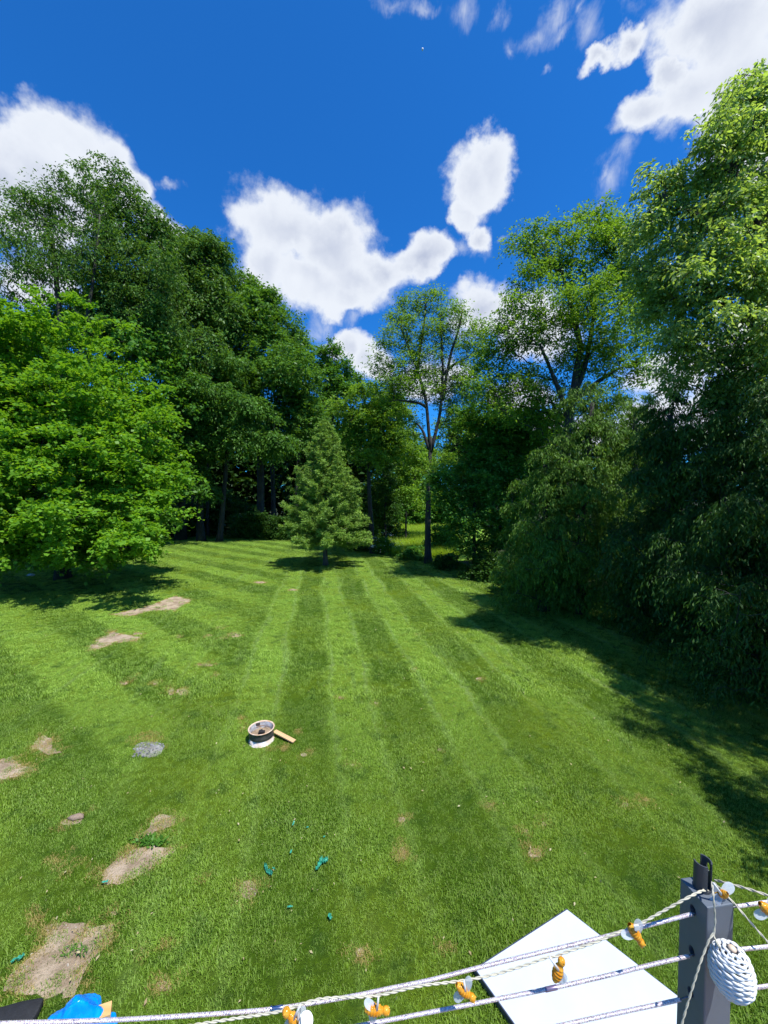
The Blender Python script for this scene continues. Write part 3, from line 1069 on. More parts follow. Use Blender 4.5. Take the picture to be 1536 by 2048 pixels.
make_tree('broadleaf_tree', 'tall dull green tree whose top stands just left of the biggest cloud', 'tree',
          [(360, 1075), (365, 850), (380, 650), (390, 540)], 40,
          [(355, 500, 60, 50, 0), (410, 530, 60, 60, 0), (360, 590, 90, 70, -1), (330, 680, 90, 80, -2), (430, 500, 35, 35, 0), (430, 620, 70, 70, -1)],
          900, 5, 14, 0.32, 1.6, 'broad_dull', 0.4, 'bark_dark', W=0.42, seed=4, inner=0.35, **hang)
make_tree('broadleaf_tree', 'massive fresh green tree sloping down towards the gap of sky, left of the small conifer', 'tree',
          [(520, 1072), (522, 900), (510, 740), (495, 620)], 44,
          [(480, 585, 50, 50, 0), (525, 620, 50, 60, 0), (470, 680, 80, 80, -1), (560, 700, 55, 80, 0), (520, 760, 90, 80, -2), (590, 760, 45, 70, 0), (610, 830, 40, 60, 0), (570, 850, 70, 60, -1), (450, 760, 60, 70, -2)],
          1150, 5, 14, 0.33, 1.6, 'broad_mid', 0.45, 'bark_dark', W=0.5, seed=5, inner=0.3, **broad)
make_tree('broadleaf_tree', 'rounded mid green tree on a slim bare leaning trunk, right of the maple', 'tree',
          [(438, 1078), (446, 1010), (456, 900), (452, 760)], 38.5,
          [(400, 730, 85, 50, -1), (370, 790, 80, 60, -1), (440, 800, 80, 60, -2), (340, 850, 60, 55, -1), (500, 830, 55, 50, -1), (420, 870, 75, 35, -1), (545, 885, 42, 30, -1), (510, 880, 50, 30, -2)],
          950, 5, 14, 0.28, 1.25, 'broad_mid', 0.27, 'bark_dark', W=0.42, seed=6, inner=0.3, **hang)
make_tree('broadleaf_tree', 'thick trunked tree with hanging leaf sprays beside the right edge of the maple', 'tree',
          [(402, 1076), (400, 1020), (396, 930), (398, 850)], 39,
          [(395, 905, 45, 30, -1), (400, 950, 22, 22, -1), (420, 985, 18, 14, -1), (375, 880, 40, 40, 0)],
          130, 5, 14, 0.26, 1.0, 'broad_mid', 0.36, 'bark_dark', W=0.42, seed=7, inner=0.4, **hang)
make_tree('broadleaf_tree', 'slender far tree with an open top, directly above the small conifer', 'tree',
          [(668, 1060), (668, 880), (662, 780), (655, 720)], 50,
          [(650, 720, 38, 38, 0), (665, 780, 45, 50, 0), (640, 840, 50, 50, 0), (700, 770, 30, 35, 0)],
          330, 5, 13, 0.32, 1.4, 'broad_far', 0.3, 'bark_dark', W=0.5, seed=8, inner=0.5, **broad)
make_tree('broadleaf_tree', 'yellowish green tree with a slightly crooked dark trunk, just right of the small conifer', 'tree',
          [(746, 1105), (742, 1040), (736, 950), (742, 870)], 30,
          [(750, 800, 55, 45, 0), (710, 840, 55, 50, 0), (770, 850, 60, 50, 0), (730, 900, 70, 40, 0), (790, 820, 40, 40, 0), (780, 890, 40, 35, 0)],
          560, 5, 13, 0.20, 1.0, 'olive', 0.22, 'bark_dark', W=0.45, seed=9, inner=0.45, **broad)
make_tree('open_crowned_tree', 'tall forked tree with an open crown of bare limbs against the sky, centre right', 'tree',
          [(856, 1130), (856, 1010), (859, 930), (862, 875)], 25.5,
          [(798, 640, 42, 48, 0), (850, 620, 54, 46, 0), (915, 640, 44, 50, 0), (880, 690, 66, 46, 0.5), (782, 705, 44, 40, 0), (945, 710, 42, 46, 0), (800, 790, 50, 50, 1.0), (930, 840, 40, 50, 1), (865, 760, 70, 40, 0), (900, 800, 60, 40, 0.5), (820, 740, 50, 40, 0), (830, 700, 45, 40, -0.5),
           (780, 775, 46, 30, 0), (930, 770, 40, 34, 0), (820, 850, 40, 26, 0.5), (905, 830, 34, 24, 0), (765, 740, 28, 20, 0), (870, 940, 30, 16, -1), (850, 590, 40, 14, 0), (890, 930, 40, 22, -1.5), (960, 660, 24, 24, 0)],
          1700, 5, 5, 0.130, 0.74, 'olive', 0.21, 'bark_dark', W=0.5, seed=10, inner=0.7, tipk=1.6,
          leaders=[[(861, 905), (853, 800), (835, 740), (815, 690), (800, 650)], [(862, 905), (882, 820), (886, 740), (884, 690), (880, 630)], [(854, 815), (840, 806), (818, 803), (795, 800)],
                   [(884, 800), (893, 750), (903, 700), (918, 660), (925, 620)], [(858, 900), (846, 860), (832, 845)], [(886, 750), (905, 730), (935, 715)], [(835, 740), (840, 690), (850, 640), (852, 600)]], **broad)
# --- right side
make_tree('broadleaf_tree', 'large yellow green tree behind the cedars, its forked trunk showing against a blue gap', 'tree',
          [(1120, 1120), (1130, 900), (1148, 780), (1160, 690)], 19,
          [(1080, 520, 55, 55, 0), (1140, 560, 80, 80, 0), (1220, 490, 60, 65, 0), (1040, 620, 55, 60, 0), (1200, 620, 90, 80, -1), (1100, 680, 80, 60, 0), (1000, 690, 50, 50, 0),
           (1260, 570, 50, 70, 0), (1270, 690, 60, 40, 0), (1000, 780, 70, 40, 0), (1060, 770, 80, 50, 1), (980, 740, 40, 40, 0), (1120, 470, 40, 30, 0), (1180, 720, 70, 40, 0), (1300, 620, 40, 50, 0), (1200, 450, 60, 48, 0), (1250, 490, 55, 60, 0), (1055, 480, 38, 38, 0), (1270, 745, 60, 30, 0), (1090, 830, 70, 45, 1), (1210, 800, 70, 40, 1.5)],
          1450, 5, 9, 0.130, 0.78, 'olive', 0.26, 'bark_dark', W=0.5, seed=11, inner=0.5, tipk=1.3,
          leaders=[[(1148, 790), (1170, 740), (1185, 650), (1195, 560)], [(1160, 690), (1140, 600), (1120, 530)], [(1150, 800), (1200, 760), (1240, 735)], [(1140, 840), (1110, 760), (1080, 690)]], **broad)
make_tree('broadleaf_tree', 'tallest tree at the right edge, light green glossy leaves reaching up into the cloud', 'tree',
          [(1590, 1400), (1580, 1000), (1560, 700), (1530, 560), (1500, 400)], 9.6,
          [(1490, 210, 65, 70, 0), (1450, 300, 75, 75, 0), (1400, 400, 85, 75, 0), (1320, 370, 50, 55, 0), (1480, 450, 110, 90, 0), (1370, 500, 80, 75, 0.5), (1300, 460, 45, 60, 0.5), (1540, 330, 90, 140, 0),
           (1450, 580, 110, 80, -0.4), (1350, 600, 60, 60, 0.5), (1520, 670, 90, 80, -0.5), (1400, 680, 75, 60, 0), (1350, 690, 40, 35, 0), (1600, 520, 100, 150, 0), (1470, 760, 90, 60, 0), (1620, 750, 100, 120, 0), (1545, 200, 60, 80, 0), (1310, 600, 40, 50, 1), (1345, 760, 45, 34, 1), (1290, 540, 36, 40, 1)],
          1850, 5, 8, 0.108, 0.52, 'willow', 0.24, 'bark_dark', W=0.42, seed=12, inner=0.55, tipk=1.3, leaders=[[(1560, 700), (1500, 640), (1440, 600), (1380, 560)], [(1540, 600), (1480, 500), (1400, 430), (1320, 390)],
                                                                                                        [(1530, 560), (1510, 450), (1460, 340), (1480, 230)]], **hang)
def cedar(label, px, Y, top, rpx, ry, seed, n=520, mat='cedar', bottom=None, leaf=0.085, wide=None, slant=0, lowpx=None, cat='tree'):
    """dense cone of hanging flat sprays"""
    bz = lowpx if lowpx is not None else 1110
    lobes = []
    steps = 6
    for i in range(steps):
        t = i / (steps - 1)
        cyy = top + (bz - top) * (0.10 + 0.80 * t)
        rr = rpx * (0.30 + 0.78 * math.sin(min(1.0, 0.12 + t * 0.9) * math.pi * 0.55))
        lobes.append((px + slant * (1 - t), cyy, rr, (bz - top) / steps * 0.95, 0, ry * rr / rpx))
    return make_tree('cedar_tree', label, cat, [(px, bz), (px, (bz + top) / 2), (px + slant, top + 30)], Y, lobes, n, 7, 12, leaf * 1.45, 0.58, mat, 0.16, 'bark_dark', W=0.24, seed=seed,
                     inner=0.22, flat=0.6, droop=1.1, outw=1.1, up=0.45, leafdroop=1.6, nup=0.2, jit=0.06)


cedar('olive green cedar with a rounded tapering top, in front of the forked yellow green tree', 1165, 14.2, 775, 120, 2.0, 21, n=900, lowpx=1200, slant=20)
cedar('cedar behind the rounded olive one, only its darker right shoulder showing', 1270, 15.0, 800, 80, 1.8, 22, n=420, lowpx=1180)
cedar('dark cedar left of the rounded olive one, its skirt reaching the lawn', 1090, 14.6, 900, 90, 1.8, 23, n=480, lowpx=1200)
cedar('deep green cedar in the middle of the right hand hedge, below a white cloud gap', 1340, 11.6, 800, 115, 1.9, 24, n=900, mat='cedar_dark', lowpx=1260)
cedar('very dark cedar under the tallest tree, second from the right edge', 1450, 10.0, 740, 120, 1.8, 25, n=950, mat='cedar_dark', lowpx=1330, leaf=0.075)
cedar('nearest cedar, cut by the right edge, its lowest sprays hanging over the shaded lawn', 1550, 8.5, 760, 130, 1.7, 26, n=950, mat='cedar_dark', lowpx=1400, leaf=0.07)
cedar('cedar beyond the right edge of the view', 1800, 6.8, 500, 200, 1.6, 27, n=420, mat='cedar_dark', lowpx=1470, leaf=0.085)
# conifers just outside the frame whose shade lies on the near lawn
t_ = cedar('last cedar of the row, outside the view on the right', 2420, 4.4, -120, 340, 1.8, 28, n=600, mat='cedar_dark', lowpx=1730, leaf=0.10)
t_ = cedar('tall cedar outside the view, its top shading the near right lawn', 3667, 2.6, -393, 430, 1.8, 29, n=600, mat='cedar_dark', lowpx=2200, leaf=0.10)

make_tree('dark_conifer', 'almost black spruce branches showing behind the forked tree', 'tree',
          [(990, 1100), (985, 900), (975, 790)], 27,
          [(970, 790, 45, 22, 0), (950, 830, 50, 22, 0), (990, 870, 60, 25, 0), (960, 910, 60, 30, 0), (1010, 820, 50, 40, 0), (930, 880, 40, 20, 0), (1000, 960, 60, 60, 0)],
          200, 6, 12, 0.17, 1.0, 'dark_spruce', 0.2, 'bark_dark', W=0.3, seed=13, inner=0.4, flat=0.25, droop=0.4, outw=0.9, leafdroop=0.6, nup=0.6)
make_tree('beech_sapling', 'low tree with light green leaves in flat layers, right of the forked tree trunk', 'tree',
          [(950, 1120), (948, 1040), (950, 950)], 21.5,
          [(900, 1000, 38, 20, -1), (930, 960, 50, 40, 0), (920, 1050, 42, 30, -0.6), (960, 1020, 55, 60, 0), (940, 1095, 45, 18, 0), (880, 960, 26, 16, -0.5), (985, 950, 40, 60, 0), (1000, 1070, 40, 40, 0)],
          300, 6, 12, 0.15, 0.85, 'beech', 0.12, 'bark_dark', W=0.6, seed=14, inner=0.3, **layer)
make_tree('broadleaf_tree', 'light green tree filling in between the forked tree and the cedars', 'tree',
          [(1030, 1110), (1025, 1000), (1015, 880)], 22.5,
          [(1000, 860, 50, 45, 0), (950, 840, 28, 28, 0), (960, 900, 45, 35, 0), (1030, 920, 55, 60, 0), (1060, 850, 55, 50, 0), (1010, 980, 60, 60, 0), (1040, 1060, 60, 50, 0)],
          620, 6, 12, 0.17, 0.85, 'broad_far', 0.2, 'bark_dark', W=0.55, seed=15, inner=0.3, **layer)
make_tree('broadleaf_tree', 'leafy light green sapling standing over the sunlit meadow gap', 'tree',
          [(812, 1085), (812, 1030), (815, 960)], 36,
          [(835, 900, 50, 36, 3), (880, 920, 40, 40, 3), (905, 860, 34, 34, 3), (820, 960, 40, 40, 0), (800, 1000, 28, 24, 0), (845, 1000, 30, 26, 0), (815, 900, 34, 34, 0), (850, 930, 28, 24, 1), (770, 990, 26, 30, 1)],
          420, 5, 12, 0.21, 0.95, 'olive', 0.10, 'bark_dark', W=0.5, seed=16, inner=0.4, **broad)
make_tree('broadleaf_tree', 'dark leafy tree between the meadow gap and the small conifer', 'tree',
          [(772, 1090), (770, 1040), (772, 980)], 33,
          [(765, 960, 38, 46, 0), (775, 1020, 32, 34, 0), (755, 1010, 30, 40, 0)],
          150, 5, 12, 0.18, 0.9, 'under', 0.12, 'bark_dark', W=0.5, seed=17, inner=0.3, **broad)


# --- the small conifer in the middle of the lawn
def conifer(label, px, Y, top, bottom, half, n_br, seed, mat):
    r = np.random.default_rng(seed)
    b = PW(px, 1024, Y)
    base = np.array([b.x, Y, 0.0])
    zt = PW(px, top, Y).z
    zb = PW(px, bottom, Y).z
    H = zt
    root = empty('conifer_tree', base)
    tag(root, label, 'tree')
    V, Q = trunk_tube([np.array([0, 0, -0.05]), np.array([0, 0, 1.5]), np.array([0.05, 0, H * .5]), np.array([0, 0, H * 0.98])], 0.17, 0.02, 10, 1.25, r)
    link('trunk', mesh_poly('trunk', V, Q), M['bark'], root, smooth=True)
    C, O, S = [], [], []
    tubes = []
    for i in range(n_br):
        t = (i + r.uniform(0, 1)) / n_br                    # 0 low .. 1 top
        t = t ** 1.15
        z = zb + 1.05 + (zt - zb - 1.1) * t
        prof = (1 - t) ** 0.95 * (0.80 + 0.20 * min(1, t / 0.08))
        L = half * prof * r.uniform(0.66, 1.14) + 0.10
        a = i * 2.39996 + r.normal(0, 0.25)
        out = np.array([math.cos(a), math.sin(a), 0])
        k = 7
        s = np.linspace(0, 1, k)
        el = 0.10 + 0.55 * t
        pts = np.array([[0, 0, z - 0.25 * L * 0.5]]) + out[None] * (L * s)[:, None]
        pts[:, 2] += L * (el * s - 0.32 * s * (1 - t) + 0.22 * s ** 2)
        tubes.append(tube_np(pts, np.linspace(0.018 + 0.02 * (1 - t), 0.006, k), 4, cap=False))
        m = max(3, int(L / 0.20))
        for q in np.linspace(0.28, 1.0, m):
            p = np.array([np.interp(q, s, pts[:, c]) for c in range(3)])
            C.append(p + r.normal(0, 0.05, 3))
            O.append(out + np.array([0, 0, 0.1]))
            S.append(0.37 * (0.65 + 0.5 * (1 - q)) * (0.7 + 0.5 * (1 - t)))
    C, O, S = np.array(C), unit(np.array(O)), np.array(S)
    Pp, D, N, L, rnd = sprays(r, C, O, S, 6, 13, flat=0.45, droop=0.15, outw=1.1, up=0.18, leafdroop=0.15, nup=0.3, leaf=0.16, jit=0.04)
    cr = link('crown', leaves_mesh('crown', Pp, D, N, L, 0.20, rnd), M[mat], root)
    cr['kind'] = 'stuff'
    V, Q = join_np(tubes)
    br = link('branches', mesh_np('branches', V, Q.ravel(), 4), M['twig'], root)
    br['kind'] = 'stuff'
    # a few bare pale twigs
    return root


conifer('small cone shaped conifer standing alone on the far lawn', 650, 24.6, 845, 1108, 3.05, 300, 31, 'spruce')


# --- understorey, far wood, meadow
def bush(name, label, px, Y, hw, h, mat, n, seed, leaf=0.14, csz=0.55, cat='bush', group=None, twigs=5, per=15, W=0.6, **kw):
    r = np.random.default_rng(seed)
    b = PW(px, 1024, Y)
    base = np.array([b.x, Y, 0.0])
    root = empty(name, base)
    tag(root, label, cat, group)
    d = rand_unit(r, n)
    d[:, 2] = np.abs(d[:, 2])
    rr = r.uniform(0.45, 1.0, n)[:, None]
    C = d * rr * np.array([hw, hw * 0.8, h])
    C[:, 2] += 0.15
    st = dict(flat=0.5, droop=0.25, outw=0.6, up=0.2, leafdroop=0.3, nup=0.9)
    st.update(kw)
    Pp, D, N, L, rnd = sprays(r, C, unit(d), csz * r.uniform(.7, 1.2, n), twigs, per, leaf=leaf, **st)
    k = Pp[:, 2] > 0.02
    cr = link('foliage', leaves_mesh('foliage', Pp[k], D[k], N[k], L[k], W, rnd[k]), M[mat], root)
    cr['kind'] = 'stuff'
    tubes = []
    for i in range(0, n, max(1, n // 14)):
        c = C[i]
        tubes.append(tube_np(np.array([[0, 0, -0.02], [c[0] * .3, c[1] * .3, c[2] * .5], c]), [0.03, 0.02, 0.008], 4, cap=False))
    V, Q = join_np(tubes)
    link('stems', mesh_np('stems', V, Q.ravel(), 4), M['bark_dark'], root)['kind'] = 'stuff'
    return root


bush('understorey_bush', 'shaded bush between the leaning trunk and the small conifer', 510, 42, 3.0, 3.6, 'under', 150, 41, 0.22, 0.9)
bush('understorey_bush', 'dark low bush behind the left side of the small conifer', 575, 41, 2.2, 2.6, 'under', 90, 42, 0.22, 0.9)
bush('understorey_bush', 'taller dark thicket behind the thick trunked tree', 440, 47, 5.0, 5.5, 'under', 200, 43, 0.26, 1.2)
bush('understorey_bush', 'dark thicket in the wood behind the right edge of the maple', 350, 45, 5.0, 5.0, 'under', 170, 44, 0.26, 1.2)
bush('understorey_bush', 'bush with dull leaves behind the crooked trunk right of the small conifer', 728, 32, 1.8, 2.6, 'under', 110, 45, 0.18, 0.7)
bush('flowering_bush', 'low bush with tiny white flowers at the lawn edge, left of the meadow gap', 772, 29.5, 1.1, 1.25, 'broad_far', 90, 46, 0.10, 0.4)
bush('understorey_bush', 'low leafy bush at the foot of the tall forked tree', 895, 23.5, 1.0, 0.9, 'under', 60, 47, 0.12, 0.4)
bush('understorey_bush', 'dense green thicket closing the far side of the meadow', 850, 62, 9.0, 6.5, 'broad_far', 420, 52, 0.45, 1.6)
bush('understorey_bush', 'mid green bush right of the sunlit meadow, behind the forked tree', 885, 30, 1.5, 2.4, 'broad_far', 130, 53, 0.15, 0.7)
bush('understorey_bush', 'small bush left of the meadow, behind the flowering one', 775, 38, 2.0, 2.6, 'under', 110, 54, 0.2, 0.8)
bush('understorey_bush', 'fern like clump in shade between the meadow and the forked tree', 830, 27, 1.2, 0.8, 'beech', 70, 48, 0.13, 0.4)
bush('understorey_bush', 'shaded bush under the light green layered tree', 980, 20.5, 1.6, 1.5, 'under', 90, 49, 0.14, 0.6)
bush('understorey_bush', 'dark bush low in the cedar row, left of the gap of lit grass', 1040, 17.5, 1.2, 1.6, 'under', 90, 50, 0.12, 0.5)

# white flowers on the flowering bush
bm = bmesh.new()
fb = PW(772, 1024, 29.5)
for _ in range(120):
    d = rand_unit(rng, 1)[0]
    d[2] = abs(d[2])
    p = Vector((fb.x + d[0] * 1.35, 29.5 + d[1] * 1.1, 0.3 + d[2] * 1.45))
    bmesh.ops.create_icosphere(bm, subdivisions=1, radius=0.022, matrix=Matrix.Translation(p))
o = link('flowers', from_bm('flowers', bm), simple_mat('petal', (0.75, 0.75, 0.7), 0.7))
o['kind'] = 'stuff'
for r_ in scene.objects:
    if r_.name == 'flowering_bush':
        o.parent = r_
        o.location = -r_.location

# far wood: one mass
r = np.random.default_rng(77)
cs, os_, sz = [], [], []
for i in range(46):
    x = -72 + i * 2.95 + r.uniform(-1, 1)
    y = 56 + r.uniform(-4, 10) + 0.004 * x * x
    gap = 2.0 < x < 9.5
    h = r.uniform(17, 24) if x < -22 else r.uniform(15, 20) if x < -2 else r.uniform(13, 16.5) if x < 14 else r.uniform(15.5, 19)
    if gap:
        h = r.uniform(15, 19)
        y += 24
    k = 170 if x < -2 else 110
    d = rand_unit(r, k)
    c = np.array([x, y, h * 0.5]) + d * np.array([2.8, 2.4, h * 0.5]) * r.uniform(0.5, 1, k)[:, None]
    cs.append(c)
    os_.append(d)
C, O = np.vstack(cs), np.vstack(os_)
Pp, D, N, L, rnd = sprays(r, C, O, np.full(len(C), 1.5), 4, 7, flat=0.5, leaf=0.75)
k = Pp[:, 2] > 0
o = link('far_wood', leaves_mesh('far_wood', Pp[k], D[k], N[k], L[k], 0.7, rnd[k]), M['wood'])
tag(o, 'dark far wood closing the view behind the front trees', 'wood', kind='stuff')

# trunks inside the left wood
k = 0
pole_lab = ['thin dark trunk deep in the wood, left of the thick trunk', 'thin trunk close to the right side of the thick trunk', 'dark trunk in the wood halfway between leaning trunk and conifer',
            'dark trunk in deep shade left of the small conifer', 'slim trunk in the shade behind the conifer top', 'slim trunk behind the maple, far left', 'trunk in the shade right of the maple edge']
for (px, Y, rr) in ((362, 50, .18), (415, 43, .16), (548, 48, .35), (592, 50, .3), (640, 52, .22), (300, 46, .2), (385, 52, .2)):
    b = PW(px, 1024, Y)
    hgt = rng.uniform(11, 14)
    root = empty('tree_trunk', (b.x, Y, 0))
    tag(root, pole_lab[k], 'tree')
    lean = rng.normal(0, 0.4)
    V, Q = trunk_tube([np.array([0, 0, -.1]), np.array([lean * .2, 0, hgt * .4]), np.array([lean, 0, hgt])], rr, rr * .6, 9)
    link('trunk', mesh_poly('trunk', V, Q), M['bark_dark'], root, smooth=True)
    C = np.array([[lean + rng.normal(0, 1.3), rng.normal(0, 1.3), hgt + rng.normal(0, 1.5)] for _ in range(26)])
    Pp, D, N, L, rnd = sprays(np.random.default_rng(k), C, unit(C - np.array([lean, 0, hgt - 2])), np.full(26, 1.5), 5, 8, leaf=0.28)
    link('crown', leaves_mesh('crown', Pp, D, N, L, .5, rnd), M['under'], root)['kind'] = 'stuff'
    k += 1

# meadow beyond the gap
sheet('meadow', [(-2, 32.5), (1.5, 29.0), (3.8, 26), (7.5, 27), (14, 45), (18, 75), (2, 75), (-4, 45)], 0.002,
      soil_mat('meadow_ground', (0.17, 0.30, 0.03), (0.12, 0.24, 0.03), (0.24, 0.36, 0.05)))
r = np.random.default_rng(55)
n = 5200
y = 27 + 45 * r.uniform(0, 1, n) ** 1.4
x = r.uniform(-0.02, 0.19, n) * y
kk = ~in_poly(x, y, LAWN)
x, y = x[kk], y[kk]
scatter('meadow_grass', np.stack([x, y, np.zeros(len(x))], 1), r.uniform(0, 6.28, len(x)), r.uniform(0.6, 1.3, len(x)),
        tuft_mesh('meadow_tuft', 40, 0.30, 0.75, 0.018, 9, 0.5), M['meadow'], 'tall sunlit yellow green grass of the meadow seen through the gap')
# rough grass along the foot of the wood
r = np.random.default_rng(56)
LP = np.array(LAWN[1:-1])
pts = []
for i in range(len(LP) - 1):
    a, b = LP[i], LP[i + 1]
    m = int(np.linalg.norm(b - a) * 26)
    t = r.uniform(0, 1, m)[:, None]
    p = a * (1 - t) + b * t + r.normal(0, 0.35, (m, 2)) + np.array([0.1, 0.35])
    pts.append(p)
p = np.vstack(pts)
scatter('rough_grass', np.hstack([p, np.zeros((len(p), 1))]), r.uniform(0, 6.28, len(p)), r.uniform(0.3, 0.75, len(p)),
        tuft_mesh('rough_tuft', 30, 0.30, 0.6, 0.016, 10, 0.7), foliage_mat('rough_blade', (0.04, 0.10, 0.015), (0.10, 0.20, 0.03)), 'uncut rough grass along the edge of the lawn')

# ------------------------------------------------------------------ things on the lawn
def lathe(profile, seg=48, name='lathe'):
    prof = np.array(profile, float)
    a = np.linspace(0, 2 * np.pi, seg, endpoint=False)
    V = np.stack([prof[:, 0][:, None] * np.cos(a), prof[:, 0][:, None] * np.sin(a), np.repeat(prof[:, 1][:, None], seg, 1)], -1).reshape(-1, 3)
    m = len(prof)
    i = np.arange(m - 1)[:, None]
    k = np.arange(seg)[None, :]
    k2 = (k + 1) % seg
    Q = np.stack([i * seg + k, i * seg + k2, (i + 1) * seg + k2, (i + 1) * seg + k], -1).reshape(-1, 4)
    return V, Q


def box_bm(bm, c, s, rot=None, bevel=0.0):
    mt = Matrix.Translation(c) @ (rot or Matrix.Identity(4)) @ Matrix.Diagonal((*s, 1))
    ret = bmesh.ops.create_cube(bm, size=1, matrix=mt)
    if bevel:
        vs = set(ret['verts'])
        es = [e for e in bm.edges if e.verts[0] in vs and e.verts[1] in vs]
        bmesh.ops.bevel(bm, geom=es, offset=bevel, segments=2, affect='EDGES', profile=0.6)


def sky_mat(name, **k):
    return simple_mat(name, **k)


fc = GZ(523, 1480)
pit = empty('fire_pit', (fc.x, fc.y, 0), 0.3)
tag(pit, 'round fire pit of two stacked steel wheel rims on the lawn', 'fire pit')
m_rust = simple_mat('rusty_lip', (0.50, 0.30, 0.17), 0.75, var=0.3, vscale=18, col2=(0.62, 0.50, 0.40), bump=0.3)
m_dark = simple_mat('mottled_dark_steel', (0.030, 0.032, 0.034), 0.55, var=0.4, vscale=14, col2=(0.08, 0.075, 0.07), bump=0.2)  # near-black band colour with slightly lighter mottling
m_wh = simple_mat('chalky_steel', (0.72, 0.70, 0.70), 0.6, var=0.2, vscale=6, col2=(0.50, 0.33, 0.22), bump=0.2)
m_in = simple_mat('scorched_steel', (0.46, 0.48, 0.52), 0.5, var=0.5, vscale=11, col2=(0.16, 0.14, 0.13))
RW = 0.215
V, Q = lathe([(RW - .028, .135), (RW - .030, .115), (RW - .012, .10), (RW - .012, .0), (RW + .008, -.012), (RW + .012, -.022), (RW + .006, -.024), (RW - .016, -.012), (RW - .022, .0), (RW - .022, .13)], 56)
lr = link('lower_rim', mesh_poly('lower_rim', V, Q), m_wh, pit, (0, 0, 0.024), smooth=True)
lr.rotation_euler = (0.03, -0.02, 0.4)
V, Q = lathe([(RW - .030, -.014), (RW - .006, -.010), (RW - .002, -.004), (RW - .003, .035), (RW - .002, .10), (RW + .004, .112)], 56)
link('dark_band', mesh_poly('dark_band', V, Q), m_dark, pit, (0, 0, 0.10), smooth=True)
V, Q = lathe([(RW + .004, .112), (RW + .012, .120), (RW + .012, .130), (RW + .004, .134), (RW - .008, .128), (RW - .012, .118)], 56)
link('upper_lip', mesh_poly('upper_lip', V, Q), m_rust, pit, (0, 0, 0.10), smooth=True)
V, Q = lathe([(RW - .012, .118), (RW - .020, .09), (RW - .032, .07), (RW - .034, .0), (RW - .05, -.05)], 56)
link('inner_wall', mesh_poly('inner_wall', V, Q), m_in, pit, (0, 0, 0.10), smooth=True)
# ash bed
bm = bmesh.new()
bmesh.ops.create_circle(bm, cap_ends=True, segments=40, radius=RW - .034)
bmesh.ops.inset_region(bm, faces=bm.faces[:], thickness=0.03)
bmesh.ops.triangulate(bm, faces=bm.faces[:])
bmesh.ops.subdivide_edges(bm, edges=bm.edges[:], cuts=2, use_grid_fill=True)
for v in bm.verts:
    v.co.z = 0.012 * math.sin(v.co.x * 60) * math.cos(v.co.y * 55) + random.uniform(-.004, .004)
link('ash_bed', from_bm('ash_bed', bm), soil_mat('burnt_earth', (0.36, 0.27, 0.18), (0.22, 0.16, 0.11), (0.10, 0.08, 0.07)), pit, (0, 0, 0.125))
# hanging bracket on the inside and bits
bm = bmesh.new()
box_bm(bm, (0, 0, 0), (0.075, 0.012, 0.045), bevel=0.004)
link('bracket', from_bm('bracket', bm), simple_mat('dark_clip', (0.07, 0.055, 0.05), 0.8), pit, (-0.06, 0.172, 0.20)).rotation_euler = (0, 0.1, 0.25)


def lump(bm, c, s, seed, ico=2, rough=0.25):
    r = random.Random(seed)
    ret = bmesh.ops.create_icosphere(bm, subdivisions=ico, radius=1)
    for v in ret['verts']:
        n = 1 + rough * (math.sin(v.co.x * 3 + seed) * math.cos(v.co.y * 4 + seed * 2) + r.uniform(-.35, .35))
        v.co = Vector((v.co.x * s[0] * n, v.co.y * s[1] * n, v.co.z * s[2] * n)) + Vector(c)


bm = bmesh.new()
box_bm(bm, (0, 0, 0), (0.11, 0.06, 0.045), Euler((0.1, 0.12, 0.2)).to_matrix().to_4x4(), 0.010)
box_bm(bm, (-0.02, 0.045, -0.005), (0.05, 0.05, 0.03), Euler((0.3, 0.1, 0.9)).to_matrix().to_4x4(), 0.006)
o = link('charred_log', from_bm('charred_log', bm), simple_mat('charcoal', (0.012, 0.011, 0.012), 0.85, var=0.5, bump=0.6), None, (fc.x + 0.015, fc.y - 0.03, 0.162))
tag(o, 'black charred piece of wood lying inside the fire pit', 'log')

m_plank = None


def wood_mat(name, c1, c2):
    m, nt, bs = new_mat(name)
    tc = nn(nt, 'ShaderNodeTexCoord')
    mp = nn(nt, 'ShaderNodeMapping')
    mp.inputs['Scale'].default_value = (2, 40, 40)
    nt.links.new(tc.outputs['Object'], mp.inputs[0])
    no = noise(nt, mp.outputs[0], 1.5, 5, 0.6, 0.4)
    nt.links.new(mixc(nt, maprange(nt, no.outputs['Fac'], 0.35, 0.65), c1, c2), bs.inputs['Base Color'])
    bs.inputs['Roughness'].default_value = 0.7
    return m


a, b = GZ(549, 1466, .06), GZ(589, 1486)
mid = (a + b) / 2
L = math.hypot(b.x - a.x, b.y - a.y)
bm = bmesh.new()
box_bm(bm, (0, 0, 0), (L, 0.085, 0.02), bevel=0.003)
o = link('plank', from_bm('plank', bm), wood_mat('plank_wood', (0.62, 0.40, 0.21), (0.50, 0.31, 0.15)), None, (mid.x, mid.y, 0.062))
o.rotation_euler = (0, math.atan2(0.07, L), math.atan2(b.y - a.y, b.x - a.x))
tag(o, 'short flat wooden plank lying against the right side of the fire pit', 'plank')

# torn green plastic
m_teal = simple_mat('green_plastic', (0.015, 0.26, 0.17), 0.35, var=0.4, vscale=20, col2=(0.08, 0.40, 0.29))


